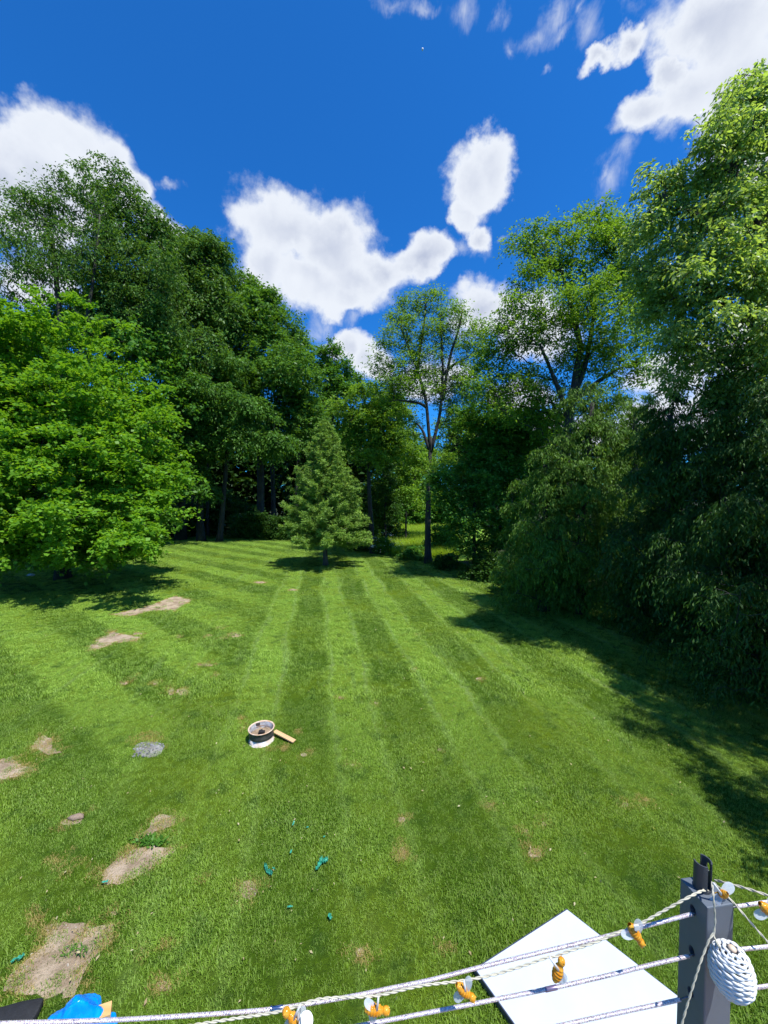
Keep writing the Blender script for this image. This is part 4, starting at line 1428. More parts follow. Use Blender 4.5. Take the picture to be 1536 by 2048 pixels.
def crumple(name, px, py, lx, ly, rz, label, mat, amp=0.02, seed=0, nx=10, ny=6, taper=0.4, bend=0.0, cat='plastic scrap'):
    g = GZ(px, py)
    r = random.Random(seed)
    bm = bmesh.new()
    grid = []
    for i in range(nx + 1):
        row = []
        for j in range(ny + 1):
            u, v = i / nx - .5, j / ny - .5
            w = ly * (1 - taper * abs(u) * 2) * (0.8 + 0.3 * math.sin(i * 1.7 + seed))
            x = u * lx + r.uniform(-.1, .1) * lx / nx
            y = v * w + bend * (u * u - .1) * lx
            z = 0.045 + amp * (math.sin(i * 1.9 + j * 1.3 + seed) + math.cos(j * 2.4 + seed)) * 0.5 + r.uniform(0, amp * .6)
            row.append(bm.verts.new((x, y, z)))
        grid.append(row)
    for i in range(nx):
        for j in range(ny):
            if r.random() < 0.06 and (i in (0, nx - 1) or j in (0, ny - 1)):
                continue
            bm.faces.new((grid[i][j], grid[i + 1][j], grid[i + 1][j + 1], grid[i][j + 1]))
    o = link(name, from_bm(name, bm), mat, None, (g.x, g.y, 0), smooth=False)
    o.rotation_euler = (0, 0, rz)
    md = o.modifiers.new('thick', 'SOLIDIFY')
    md.thickness = 0.003
    tag(o, label, cat)
    return o


G_ = None
crumple('plastic_scrap', 639, 1734, 0.15, 0.055, 1.35, 'largest torn green plastic scrap, an upright twisted strip', m_teal, 0.03, 1, bend=0.3)
crumple('plastic_scrap', 650, 1728, 0.07, 0.065, 0.6, 'rounded green plastic scrap touching the right side of the largest one', m_teal, 0.03, 2)
crumple('plastic_scrap', 532, 1742, 0.10, 0.035, -1.0, 'green plastic scrap left of the largest one, upper slanting half', m_teal, 0.025, 3)
crumple('plastic_scrap', 538, 1752, 0.09, 0.035, -0.45, 'green plastic scrap left of the largest one, lower flat half', m_teal, 0.025, 4)
crumple('plastic_scrap', 548, 1745, 0.04, 0.018, -0.3, 'tiny green plastic bit between the two biggest scraps, next to the left one', m_teal, 0.015, 5, 5, 3)
crumple('plastic_scrap', 582, 1711, 0.045, 0.035, 1.4, 'small green plastic bit above and left of the largest scrap', m_teal, 0.015, 6, 5, 4)
crumple('plastic_scrap', 587, 1653, 0.06, 0.025, 1.5, 'small pale green plastic bit, farthest from the railing', m_teal, 0.015, 7, 5, 4)
crumple('plastic_scrap', 615, 1661, 0.025, 0.02, 0, 'tiny dot of green plastic right of the farthest bit', m_teal, 0.01, 8, 4, 3)
crumple('plastic_scrap', 648, 1680, 0.03, 0.022, .5, 'tiny dark green plastic bit straight above the largest scrap', m_teal, 0.01, 9, 4, 3)
crumple('plastic_scrap', 580, 1821, 0.055, 0.02, .1, 'thin flat green plastic bit below the two biggest scraps', m_teal, 0.01, 10, 6, 3)
crumple('plastic_scrap', 660, 1841, 0.055, 0.04, -1.0, 'small pointed green plastic bit nearest to the white panel', m_teal, 0.015, 11, 6, 4)
crumple('plastic_scrap', 210, 1772, 0.06, 0.025, .2, 'small green plastic bit at the lower corner of the second largest soil patch', m_teal, 0.012, 12, 6, 3)
crumple('plastic_scrap', 33, 1928, 0.08, 0.028, .6, 'forked green plastic bit left of the largest soil patch', m_teal, 0.02, 13, 7, 3)
crumple('plastic_scrap', 43, 1924, 0.05, 0.022, 1.4, 'short green plastic tip beside the forked bit at the left edge', m_teal, 0.02, 14, 6, 3)

# weeds
r = np.random.default_rng(8)
for i, (px, py, lab) in enumerate(((310, 1690, 'low broad leaved weed between the two upper soil patches'), (295, 1684, 'small weed left of the broad leaved one, on bare soil'),
                                   (160, 1905, 'tuft of green blades growing on the largest soil patch'))):
    g = GZ(px, py)
    n = 60 if i < 2 else 40
    C = np.stack([r.normal(0, .07, n), r.normal(0, .03, n), np.full(n, .02)], 1)
    D = rand_unit(r, n)
    D[:, 2] = np.abs(D[:, 2]) * .6
    N = rand_unit(r, n)
    N[:, 2] += 1.2
    o = link('weed', leaves_mesh('weed', C, D, unit(N), np.full(n, .065), .45 if i < 2 else .15, r.uniform(0, 1, n)), M['weed'], None, (g.x, g.y, 0))
    tag(o, lab, 'weed')

r = np.random.default_rng(91)
n = 420
ly = r.uniform(3, 18, n)
lx = r.uniform(-1, 1, n) * ly
C = np.stack([lx, ly, r.uniform(.03, .05, n)], 1)
D = rand_unit(r, n)
D[:, 2] *= .3
N = rand_unit(r, n) * .5
N[:, 2] += 1
o = link('fallen_leaves', leaves_mesh('fallen_leaves', C, D, unit(N), r.uniform(.02, .05, n), .5, r.uniform(0, 1, n)), foliage_mat('fallen_leaf', (0.30, 0.20, 0.10), (0.60, 0.55, 0.35)))
tag(o, 'small pale fallen leaves and bits scattered over the lawn', 'leaves', kind='stuff')
# brown lump of earth / stones
bm = bmesh.new()
lump(bm, (0, 0, 0.02), (0.10, 0.05, 0.035), 4)
g = GZ(153, 1637)
o = link('clod', from_bm('clod', bm), simple_mat('clod', (0.26, 0.19, 0.14), 0.95, var=0.4, bump=0.6), None, (g.x, g.y, 0), smooth=True)
tag(o, 'reddish brown clod of earth on the small soil patch at the left', 'clod')
bm = bmesh.new()
lump(bm, (0, 0, 0.05), (0.22, 0.12, 0.09), 9)
g = GZ(62, 1152)
o = link('stone', from_bm('stone', bm), simple_mat('pale_stone', (0.5, 0.48, 0.5), 0.9, var=0.3), None, (g.x, g.y, 0), smooth=True)
tag(o, 'pale stone in the deep shade under the maple', 'stone')
# small white tag on the crooked trunk
bm = bmesh.new()
box_bm(bm, (0, 0, 0), (0.16, 0.02, 0.20), Euler((0, 0.6, 0)).to_matrix().to_4x4(), 0.004)
g = PW(745, 1092, 29.72)
o = link('trail_marker', from_bm('trail_marker', bm), simple_mat('white_tag', (0.8, 0.8, 0.8), 0.6), None, g)
tag(o, 'small white marker on the crooked trunk right of the conifer', 'marker')
# white speck in the sky
bm = bmesh.new()
bmesh.ops.create_uvsphere(bm, u_segments=16, v_segments=12, radius=0.14)
for v in bm.verts:
    v.co.z *= 1.25
    if v.co.z < 0:
        v.co.x *= 1 + v.co.z * 2
        v.co.y *= 1 + v.co.z * 2
bmesh.ops.create_cone(bm, cap_ends=True, segments=8, radius1=0.03, radius2=0.01, depth=0.05, matrix=Matrix.Translation((0, 0, -0.19)))
o = link('balloon', from_bm('balloon', bm), simple_mat('white_rubber', (0.85, 0.85, 0.85), 0.4), None, PW(845, 99, 52), smooth=True)
tag(o, 'tiny white balloon high in the blue sky', 'balloon')

# ------------------------------------------------------------------ white panel
T_ = 0.045
cz = T_ + 0.03
pc = [GZ(1133, 1817, cz), GZ(948, 1937, cz), None, GZ(1362, 1996, cz)]
e1 = GZ(1362, 1996, cz) - pc[0]
e1 = pc[0] + e1 * 1.75                             # runs on behind the post
el = GZ(1027, 2048, cz) - pc[1]
e2 = pc[1] + el * 4.1
poly = [pc[0], pc[1], e2, e1]
bm = bmesh.new()
top = [bm.verts.new((p.x, p.y, cz)) for p in poly]
bot = [bm.verts.new((p.x, p.y, cz - T_)) for p in poly]
bm.faces.new(top)
bm.faces.new(bot[::-1])
for i in range(4):
    j = (i + 1) % 4
    bm.faces.new((top[j], top[i], bot[i], bot[j]))
bmesh.ops.recalc_face_normals(bm, faces=bm.faces[:])
cx = sum((p.x for p in poly)) / 4
cyy = sum((p.y for p in poly)) / 4
pan = empty('table_top', (cx, cyy, 0))
tag(pan, 'large plain white panel with a dark edge lying on the lawn beside the post', 'panel')
core = from_bm('edge_band', bm)
core.transform(Matrix.Translation((-cx, -cyy, 0)))
link('edge_band', core, simple_mat('dark_edge', (0.035, 0.04, 0.07), 0.5), pan)
bm = bmesh.new()
cen = Vector((cx, cyy, 0))
ins = [Vector((p.x, p.y, 0)) + (cen - Vector((p.x, p.y, 0))).normalized() * 0.014 for p in poly]
top = [bm.verts.new((p.x, p.y, cz + 0.003)) for p in ins]
bot = [bm.verts.new((p.x, p.y, cz - 0.002)) for p in ins]
bm.faces.new(top)
for i in range(4):
    j = (i + 1) % 4
    bm.faces.new((top[j], top[i], bot[i], bot[j]))
bmesh.ops.recalc_face_normals(bm, faces=bm.faces[:])
me = from_bm('top_sheet', bm)
me.transform(Matrix.Translation((-cx, -cyy, 0)))
link('top_sheet', me, simple_mat('white_laminate', (0.49, 0.555, 0.66), 0.5, var=0.07, vscale=2.2), pan)
for q in poly:
    pass
bm = bmesh.new()
box_bm(bm, (0, 0, 0), (0.9, 0.04, 0.029))
link('batten', from_bm('batten', bm), simple_mat('batten_wood', (0.3, 0.22, 0.13), 0.8), pan, (0, -.1, 0.0155))

# ------------------------------------------------------------------ bag, boards at lower left
m_blue = simple_mat('blue_plastic', (0.0, 0.20, 0.86), 0.22, spec=0.6, var=0.15, vscale=9, col2=(0.0, 0.30, 0.95))
g = GZ(140, 2040)


def bag(name, label, g, s, seed, mat, res=40, peak=1.6, cat='bag'):
    bm = bmesh.new()
    ret = bmesh.ops.create_icosphere(bm, subdivisions=5, radius=1)
    r = random.Random(seed)
    ph = [r.uniform(0, 6) for _ in range(9)]
    for v in bm.verts:
        p = v.co.copy()
        n = 1 + 0.10 * math.sin(5 * p.x + ph[0] + 3 * p.z) + 0.08 * math.sin(7 * p.y + ph[1] - 4 * p.x) + 0.05 * abs(math.sin(9 * p.z + 6 * p.x + ph[2])) + 0.035 * abs(math.sin(17 * p.x + 11 * p.y + ph[3])) \
            + 0.03 * abs(math.sin(19 * p.y - 13 * p.z + ph[4]))
        t = max(0, p.z)
        q = Vector((p.x * s[0] * (1 - 0.55 * t ** 1.5), p.y * s[1] * (1 - 0.5 * t ** 1.5), p.z * s[2] * (1 + (peak - 1) * t ** 3)))
        q *= n
        q.x += s[0] * 0.25 * t * t
        q.z = max(q.z + s[2] * .45, 0.0)
        v.co = q
    o = link(name, from_bm(name, bm), mat, None, (g.x, g.y, 0.005), smooth=True)
    tag(o, label, cat)
    return o


bag('plastic_bag', 'bright blue crumpled plastic bag on the grass at the lower left', GZ(148, 2058), (0.20, 0.16, 0.105), 3, m_blue, peak=1.9)
bag('plastic_bag', 'low blue plastic fold right of the big blue bag, behind the bottom cable', GZ(203, 2056), (0.10, 0.07, 0.05), 5, m_blue, peak=1.0)
m_blk = simple_mat('black_fabric', (0.012, 0.013, 0.016), 0.75, var=0.4, vscale=30, bump=0.4)
bm = bmesh.new()
box_bm(bm, (0, 0, 0.03), (0.62, 0.30, 0.06), bevel=0.022)
bmesh.ops.subdivide_edges(bm, edges=bm.edges[:], cuts=3, use_grid_fill=True)
for v in bm.verts:
    v.co.z += 0.008 * math.sin(v.co.x * 14 + 1) * math.cos(v.co.y * 17)
    v.co.y += 0.012 * math.sin(v.co.x * 9)
    v.co.x += 0.010 * math.sin(v.co.y * 21)
g = GZ(-20, 2068)
o = link('folded_cover', from_bm('folded_cover', bm), m_blk, None, (g.x, g.y - .02, 0.01), smooth=True)
o.rotation_euler = (0, 0, 0.15)
tag(o, 'folded black fabric in the lower left corner', 'cover')
# board end with pointed corner
p1, p2, p3 = GZ(224, 2001, .09), GZ(221, 2029, .09), GZ(160, 2030, .09)
p0 = GZ(150, 2050, .09)
bm = bmesh.new()
pl = [p1, GZ(178, 2017, .09), GZ(120, 2040, .09), GZ(140, 2060, .09), p2]
tp = [bm.verts.new(p) for p in pl]
bt = [bm.verts.new((p.x, p.y, 0.005)) for p in pl]
bm.faces.new(tp)
bm.faces.new(bt[::-1])
for i in range(len(pl)):
    j = (i + 1) % len(pl)
    bm.faces.new((tp[j], tp[i], bt[i], bt[j]))
bmesh.ops.recalc_face_normals(bm, faces=bm.faces[:])
o = link('timber_offcut', from_bm('timber_offcut', bm), wood_mat('offcut_wood', (0.66, 0.40, 0.17), (0.55, 0.30, 0.10)))
tag(o, 'pointed orange brown timber offcut sticking out behind the blue bag', 'timber')

# ------------------------------------------------------------------ railing post with clamp
PZ = EYE - 0.75
pa, pb, pcn = GZ(1373, 1768, PZ), GZ(1415, 1816, PZ), GZ(1466, 1808, PZ)
PWID = 0.056
ex = (pcn - pb)
ex.z = 0
ex.normalize()
ey = Vector((-ex.y, ex.x, 0))
cen = pb + ex * PWID / 2 + ey * PWID / 2
PANG = math.atan2(ex.y, ex.x)
DECK = EYE - 1.62


def boolean(target_bm, cutters):
    tm = from_bm('t', target_bm)
    to = bpy.data.objects.new('t', tm)
    COL.objects.link(to)
    tmp = [to]
    for i, cb in enumerate(cutters):
        co = bpy.data.objects.new('c', from_bm('c', cb))
        COL.objects.link(co)
        tmp.append(co)
        md = to.modifiers.new('b', 'BOOLEAN')
        md.object = co
        md.solver = 'EXACT'
        md.operation = 'DIFFERENCE'
    dg = bpy.context.evaluated_depsgraph_get()
    me = bpy.data.meshes.new_from_object(to.evaluated_get(dg))
    for t in tmp:
        bpy.data.objects.remove(t)
    return me


post = empty('railing_post', (cen.x, cen.y, DECK), PANG)
tag(post, 'dark grey square metal railing post with cable holes at the lower right', 'post')
m_post = simple_mat('grey_powder_coat', (0.108, 0.130, 0.162), 0.38, var=0.06, vscale=60, bump=0.06, bscale=900)
HP = PZ - DECK
# cable heights on the post measured in the photo
# left face lies at local x = -PWID/2
def on_left_face(px, py):
    d = ray(px, py)
    q = cen - ex * PWID / 2
    t = (q - Vector((0, 0, EYE))).dot(ex) / d.dot(ex)
    return Vector((0, 0, EYE)) + d * t


def on_right_face(px, py):
    d = ray(px, py)
    q = cen + ex * PWID / 2
    t = (q - Vector((0, 0, EYE))).dot(ex) / d.dot(ex)
    return Vector((0, 0, EYE)) + d * t


H = [on_left_face(1391, 1826), on_left_face(1389, 1909), on_left_face(1386, 1991)]
zs = [h.z for h in H]
mi = post.matrix_world
bm = bmesh.new()
box_bm(bm, (0, 0, HP / 2), (PWID, PWID, HP), bevel=0.0022)
cut = []
for h in H:
    cb = bmesh.new()
    bmesh.ops.create_cone(cb, cap_ends=True, segments=20, radius1=0.0062, radius2=0.0062, depth=PWID * 3,
                          matrix=Matrix.Translation((0, 0, h.z - DECK)) @ Euler((0, math.pi / 2, 0)).to_matrix().to_4x4() @ Matrix.Diagonal((1.5, 1, 1, 1)))
    cut.append(cb)
me = boolean(bm, cut)
link('shaft', me, m_post, post)
# split clamp tube on top
def shell(a0, a1, R0, th, h0, h1, n=18, tipcut=0.0):
    bm = bmesh.new()
    rows = []
    for i in range(n + 1):
        t = i / n
        a = a0 + (a1 - a0) * t
        top = h1 - tipcut * (abs(2 * t - 1) ** 3)
        rows.append([bm.verts.new((r_ * math.cos(a), r_ * math.sin(a), z)) for r_, z in ((R0, h0), (R0 + th, h0), (R0 + th, top), (R0, top))])
    for i in range(n):
        for k in range(4):
            k2 = (k + 1) % 4
            bm.faces.new((rows[i][k], rows[i][k2], rows[i + 1][k2], rows[i + 1][k]))
    bm.faces.new(rows[0][::-1])
    bm.faces.new(rows[-1])
    bmesh.ops.recalc_face_normals(bm, faces=bm.faces[:])
    return bm


m_clamp = simple_mat('black_powder_coat', (0.045, 0.052, 0.062), 0.5, var=0.1)
cb = bmesh.new()
bmesh.ops.create_cone(cb, cap_ends=True, segments=16, radius1=0.0035, radius2=0.0035, depth=0.03,
                      matrix=Matrix.Translation((0.0135, 0.0, 0.040)) @ Euler((0, math.pi / 2, 0)).to_matrix().to_4x4() @ Matrix.Diagonal((2.3, 1, 1, 1)))
r1 = link('clamp_plate', boolean(shell(R(-62), R(62), 0.0115, 0.0022, 0.0, 0.056), [cb]), m_clamp, post, (-0.002, 0.006, HP), smooth=False)
r2 = link('clamp_plate', from_bm('clamp_plate', shell(R(150), R(262), 0.0115, 0.0022, 0.0, 0.053)), m_clamp, post, (-0.004, 0.006, HP), smooth=False)
bm = bmesh.new()
bmesh.ops.create_cone(bm, cap_ends=True, segments=24, radius1=0.0140, radius2=0.0135, depth=0.004, matrix=Matrix.Translation((0, 0, 0.002)))
link('clamp_base', from_bm('clamp_base', bm), m_clamp, post, (-0.003, 0.006, HP))

# deck under the camera (below the frame)
bm = bmesh.new()
m_deck = wood_mat('deck_board', (0.33, 0.25, 0.17), (0.25, 0.19, 0.13))
dk = empty('deck', (0, -1, DECK))
tag(dk, kind='structure')
for i in range(13):
    bm = bmesh.new()
    box_bm(bm, (0, 0, 0), (5.0, 0.138, 0.034), bevel=0.003)
    link('deck_board', from_bm('deck_board', bm), m_deck, dk, (-0.8, 1.74 - i * 0.145, -0.018))
bm = bmesh.new()
for sx in (-3.1, -0.8, 1.5):
    box_bm(bm, (sx, 1.6, -(DECK) / 2 - 0.04), (0.1, 0.1, DECK - 0.05))
link('deck_leg', from_bm('deck_leg', bm), m_deck, dk)


# ------------------------------------------------------------------ cables
def smooth_line(pts, n):
    P = np.array([tuple(p) for p in pts], float)
    # Catmull-Rom
    out = []
    m = len(P)
    for i in range(m - 1):
        p0 = P[max(i - 1, 0)]
        p1, p2 = P[i], P[i + 1]
        p3 = P[min(i + 2, m - 1)]
        k = max(2, int(n / (m - 1)))
        for j in range(k):
            t = j / k
            out.append(0.5 * ((2 * p1) + (-p0 + p2) * t + (2 * p0 - 5 * p1 + 4 * p2 - p3) * t * t + (-p0 + 3 * p1 - 3 * p2 + p3) * t ** 3))
    out.append(P[-1])
    return np.array(out)


def twisted(name, pts, r_out, strands, pitch, mat, parent=None, sides=6, step=None, fat=1.12):
    P = smooth_line(pts, 60)
    seg = np.linalg.norm(np.diff(P, axis=0), axis=1)
    s = np.concatenate([[0], np.cumsum(seg)])
    step = step or pitch / 9
    n = max(8, int(s[-1] / step))
    si = np.linspace(0, s[-1], n)
    Q = np.stack([np.interp(si, s, P[:, k]) for k in range(3)], 1)
    t = unit(np.gradient(Q, axis=0))
    ref = np.array([0.05, 1.0, 0.08])
    u = unit(np.cross(t, ref))
    v = np.cross(t, u)
    rs = r_out / (1 + 1 / math.sin(math.pi / strands)) if strands > 2 else r_out / 2
    rc = r_out - rs
    parts = []
    for k in range(strands):
        a = 2 * np.pi * (si / pitch + k / strands)
        C = Q + rc * (np.cos(a)[:, None] * u + np.sin(a)[:, None] * v)
        parts.append(tube_np(C, rs * fat, sides, cap=False))
    V, F = join_np(parts)
    return link(name, mesh_np(name, V, F.ravel(), 4), mat, parent, smooth=True)


def cable_mat():
    m, nt, bs = new_mat('painted_iridescence_braid')
    tc = nn(nt, 'ShaderNodeTexCoord')
    no = noise(nt, tc.outputs['Object'], 420, 2, 0.6)
    no2 = noise(nt, tc.outputs['Object'], 9, 2, 0.5)
    cr = nn(nt, 'ShaderNodeValToRGB')  # sparkle and iridescence are painted in as colour noise
    el = cr.color_ramp.elements
    el[0].position = 0.32
    el[0].color = (0.10, 0.08, 0.16, 1)
    el[1].position = 0.66
    el[1].color = (0.86, 0.86, 0.88, 1)
    for p, c in ((0.42, (0.36, 0.40, 0.46, 1)), (0.50, (0.75, 0.45, 0.42, 1)), (0.56, (0.72, 0.80, 0.80, 1))):
        e = el.new(p)
        e.color = c
    nt.links.new(no.outputs['Fac'], cr.inputs[0])
    nt.links.new(mixc(nt, maprange(nt, no2.outputs['Fac'], .45, .62, 0, .35), cr.outputs[0], (0.55, 0.52, 0.62)), bs.inputs['Base Color'])
    bs.inputs['Metallic'].default_value = 0.35
    bs.inputs['Roughness'].default_value = 0.32
    return m


m_cab = cable_mat()
m_wire = simple_mat('dark_steel_wire', (0.14, 0.14, 0.15), 0.4, metal=0.8)
m_sleeve = simple_mat('shiny_sleeve', (0.62, 0.58, 0.66), 0.18, metal=1.0, var=0.2)
m_sleeve2 = simple_mat('violet_sleeve', (0.30, 0.24, 0.36), 0.3, metal=0.6, var=0.3)


def depth_on(px):
    """distance of the left railing run: it draws slightly nearer away from the post"""
    xs = [-200, 0, 500, 1000, 1392]
    ys = [0.64, 0.65, 0.665, 0.695, H[0].y]
    return float(np.interp(px, xs, ys))


def cable(label, pxs, post_pt, wire_px):
    pts = [PW(x, y, depth_on(x)) for x, y in pxs]
    root = empty('railing_cable', pts[-1])
    tag(root, label, 'cable', 'cables of the railing')
    o = twisted('braided_sheath', [p - pts[-1] for p in pts], 0.0034, 4, 0.0120, m_cab, root, fat=0.98)
    w = [pts[-2] - pts[-1], Vector((0, 0, 0)), PW(wire_px[0], wire_px[1], depth_on(wire_px[0])) - pts[-1], (post_pt - pts[-1]) + ex * 0.012]
    V, Q = tube_np(np.array([tuple(p) for p in w[1:]]), 0.0016, 8)
    link('wire_core', mesh_poly('wire_core', V, Q), m_wire, root, smooth=True)
    return root, pts


c1, p1_ = cable('topmost railing cable left of the post, reaching the left edge of the view',
                [(-60, 2050), (0, 2046.5), (200, 2041), (380, 2031), (545, 2018), (700, 1993), (768, 1979), (860, 1960), (950, 1937), (1080, 1905), (1180, 1881), (1280, 1855), (1384, 1828)], H[0], (1388, 1827))
c2, p2_ = cable('second railing cable left of the post, crossing the middle of the white panel',
                [(640, 2068), (745, 2046), (768, 2042), (930, 2011), (1000, 1997), (1110, 1975), (1220, 1950), (1300, 1930), (1340, 1921), (1378, 1912)], H[1], (1384, 1910))
c3, p3_ = cable('lowest railing cable left of the post, crossing the near end of the white panel',
                [(1040, 2070), (1135, 2048), (1240, 2025), (1330, 2006), (1360, 1999)], H[2], (1374, 1994))


def sleeve(cabroot, xa, ya, xb, yb, rad, mat, name='sleeve'):
    a, b = PW(xa, ya, depth_on(xa)) - cabroot.location, PW(xb, yb, depth_on(xb)) - cabroot.location
    V, Q = tube_np(np.array([tuple(a), tuple(a.lerp(b, .05)), tuple(a.lerp(b, .5)), tuple(b.lerp(a, .05)), tuple(b)]), [rad * .9, rad, rad, rad, rad * .9], 14)
    link(name, mesh_poly(name, V, Q), mat, cabroot, smooth=True)


sleeve(c1, 542, 2018.2, 566, 2015, 0.0043, m_sleeve)
sleeve(c1, 541, 2018.4, 544, 2018.0, 0.0054, m_sleeve, 'sleeve_ring')
sleeve(c2, 1090, 1979.5, 1114, 1974.2, 0.0038, m_sleeve2)

# right run
for lab, pa_, pb_, hz in (('topmost railing cable right of the post', (1474, 1813), (1560, 1800), 0), ('middle railing cable right of the post, partly behind the wicker egg', (1478, 1899), (1560, 1891), 1),
                          ('lowest railing cable right of the post, behind the tip of the wicker egg', (1472, 1982), (1560, 1968), 2)):
    ent = on_right_face(1466, pa_[1] + 1.0)
    a = PW(pa_[0], pa_[1], ent.y + 0.004)
    b = PW(pb_[0], pb_[1], ent.y + 0.03)
    far = a + (b - a) * 4
    root = empty('railing_cable', a)
    tag(root, lab, 'cable', 'cables of the railing')
    twisted('braided_sheath', [Vector((0, 0, 0)), b - a, far - a], 0.0034, 4, 0.0120, m_cab, root, fat=0.98)
    V, Q = tube_np(np.array([tuple(ent - a - ex * 0.012), (0, 0, 0), tuple((b - a) * .15)]), 0.0016, 8)
    link('wire_core', mesh_poly('wire_core', V, Q), m_wire, root, smooth=True)

# ------------------------------------------------------------------ string of bee lights
m_cord = simple_mat('cream_cord', (0.52, 0.49, 0.38), 0.6, var=0.15, vscale=60)
m_white = simple_mat('white_plastic', (0.62, 0.63, 0.62), 0.4)
DN = 0.03


def dcord(px):
    xs = [0, 500, 1000, 1385, 1425]
    ys = [0.640, 0.655, 0.680, 0.690, 0.712]
    return float(np.interp(px, xs, ys))


def cord(label, pxs, dfun, r_=0.0026):
    pts = [PW(p[0], p[1], p[2] if len(p) > 2 else dfun(p[0])) for p in pxs]
    root = empty('light_cord', pts[0])
    tag(root, label, 'cord')
    twisted('cord_strands', [p - pts[0] for p in pts], r_ * 0.86, 2, 0.031, m_cord, root, sides=6, step=0.0016)
    return pts


hook = (1424, 1783, 0.716)
cord('cream twisted cord of the bee lights, strung left of the post along the top cable',
     [(330, 2060), (400, 2048), (470, 2037), (560, 2023), (600, 2009), (640, 1998), (680, 1995), (750, 1992), (800, 1981), (850, 1970), (930, 1961), (1000, 1946), (1060, 1927), (1098, 1914), (1110, 1914),
      (1130, 1905), (1190, 1885), (1230, 1867), (1270, 1853), (1330, 1820), (1380, 1793), (1410, 1780), hook], dcord)
rc = lambda px: float(np.interp(px, [1424, 1540], [0.70, 0.66]))
cord('cream twisted cord leaving the post clamp towards the upper right', [(1430, 1760, 0.735), (1450, 1765, 0.72), (1490, 1776, 0.70), (1536, 1791, 0.68), (1600, 1815, 0.66)], rc)
cord('cream twisted cord slanting down right from the clamp behind the wicker egg', [(1428, 1765, 0.73), (1450, 1787, 0.70), (1478, 1818, 0.68), (1510, 1855, 0.66), (1545, 1895, 0.65), (1600, 1960, 0.64)], rc, 0.0022)
cord('thin cream cord carrying the wicker egg down from the clamp', [(1424, 1764, 0.690), (1427, 1795, 0.672), (1430, 1840, 0.668), (1428, 1870, 0.664), (1434, 1884, 0.656), (1440, 1896, 0.648)], rc, 0.0019)
cord('cream twisted cord hanging down the dark side of the post', [(1428, 1866, 0.665), (1418, 1880, 0.662), (1410, 1900, 0.660), (1399, 1930, 0.655), (1385, 1975, 0.65), (1370, 2025, 0.645), (1358, 2070, 0.64)], rc, 0.0021)

# bees
m_amber, nt, bs = new_mat('amber_plastic')
tc = nn(nt, 'ShaderNodeTexCoord')
no = noise(nt, tc.outputs['Object'], 160, 3, .6)
nt.links.new(mixc(nt, maprange(nt, no.outputs['Fac'], .4, .65), (1.0, 0.34, 0.01), (1.0, 0.55, 0.06)), bs.inputs['Base Color'])
bs.inputs['Roughness'].default_value = 0.12
bs.inputs['Transmission Weight'].default_value = 0.45
bs.inputs['IOR'].default_value = 1.35
m_wing, nt, bs = new_mat('frosted_wing')
bs.inputs['Base Color'].default_value = (0.72, 0.78, 0.84, 1)
bs.inputs['Roughness'].default_value = 0.35
tr = nn(nt, 'ShaderNodeBsdfTranslucent')
tr.inputs['Color'].default_value = (0.75, 0.8, 0.85, 1)
tp_ = nn(nt, 'ShaderNodeBsdfTransparent')
mx = nn(nt, 'ShaderNodeMixShader')
mx.inputs[0].default_value = 0.35
nt.links.new(bs.outputs[0], mx.inputs[1])
nt.links.new(tr.outputs[0], mx.inputs[2])
mx2 = nn(nt, 'ShaderNodeMixShader')
mx2.inputs[0].default_value = 0.50
nt.links.new(mx.outputs[0], mx2.inputs[1])
nt.links.new(tp_.outputs[0], mx2.inputs[2])
nt.links.new(mx2.outputs[0], nt.nodes['Material Output'].inputs['Surface'])


def bee_meshes():
    # body along +X : tail at -X, head at +X
    prof = []
    for i in range(29):
        t = i / 28
        x = -0.017 + 0.026 * t
        r_ = 0.0068 * math.sin(math.pi * min(1, 0.06 + t * 0.86)) ** 0.6 * (1 + 0.10 * math.sin(t * 6.5 * 2 * math.pi))
        prof.append((max(r_, 0.0003), x))
    V, Q = lathe(prof, 18)
    V = V[:, [2, 0, 1]]
    ab = mesh_poly('abdomen', V, Q)
    bm = bmesh.new()
    bmesh.ops.create_uvsphere(bm, u_segments=16, v_segments=12, radius=0.0052, matrix=Matrix.Translation((0.0125, 0, 0)) @ Matrix.Diagonal((1.1, 1, 1, 1)))
    for s in (-1, 1):
        bmesh.ops.create_uvsphere(bm, u_segments=8, v_segments=6, radius=0.0014, matrix=Matrix.Translation((0.0155, s * 0.003, 0.003)))
    hd = from_bm('head', bm)
    wings = []
    for s in (-1, 1):
        bm = bmesh.new()
        n = 20
        top, bot = [], []
        for i in range(n):
            a = 2 * math.pi * i / n
            u = 0.0105 + 0.0115 * math.cos(a)
            w = 0.0058 * math.sin(a) * (0.65 + 0.45 * u / 0.022)
            top.append(bm.verts.new((u, w, 0.0006 + 0.0012 * math.sin(u * 140))))
            bot.append(bm.verts.new((u, w, -0.0004 + 0.0012 * math.sin(u * 140))))
        bm.faces.new(top)
        bm.faces.new(bot[::-1])
        for i in range(n):
            j = (i + 1) % n
            bm.faces.new((top[j], top[i], bot[i], bot[j]))
        bmesh.ops.recalc_face_normals(bm, faces=bm.faces[:])
        wings.append(from_bm('wing', bm))
    return ab, hd, wings


AB, HD, WG = bee_meshes()


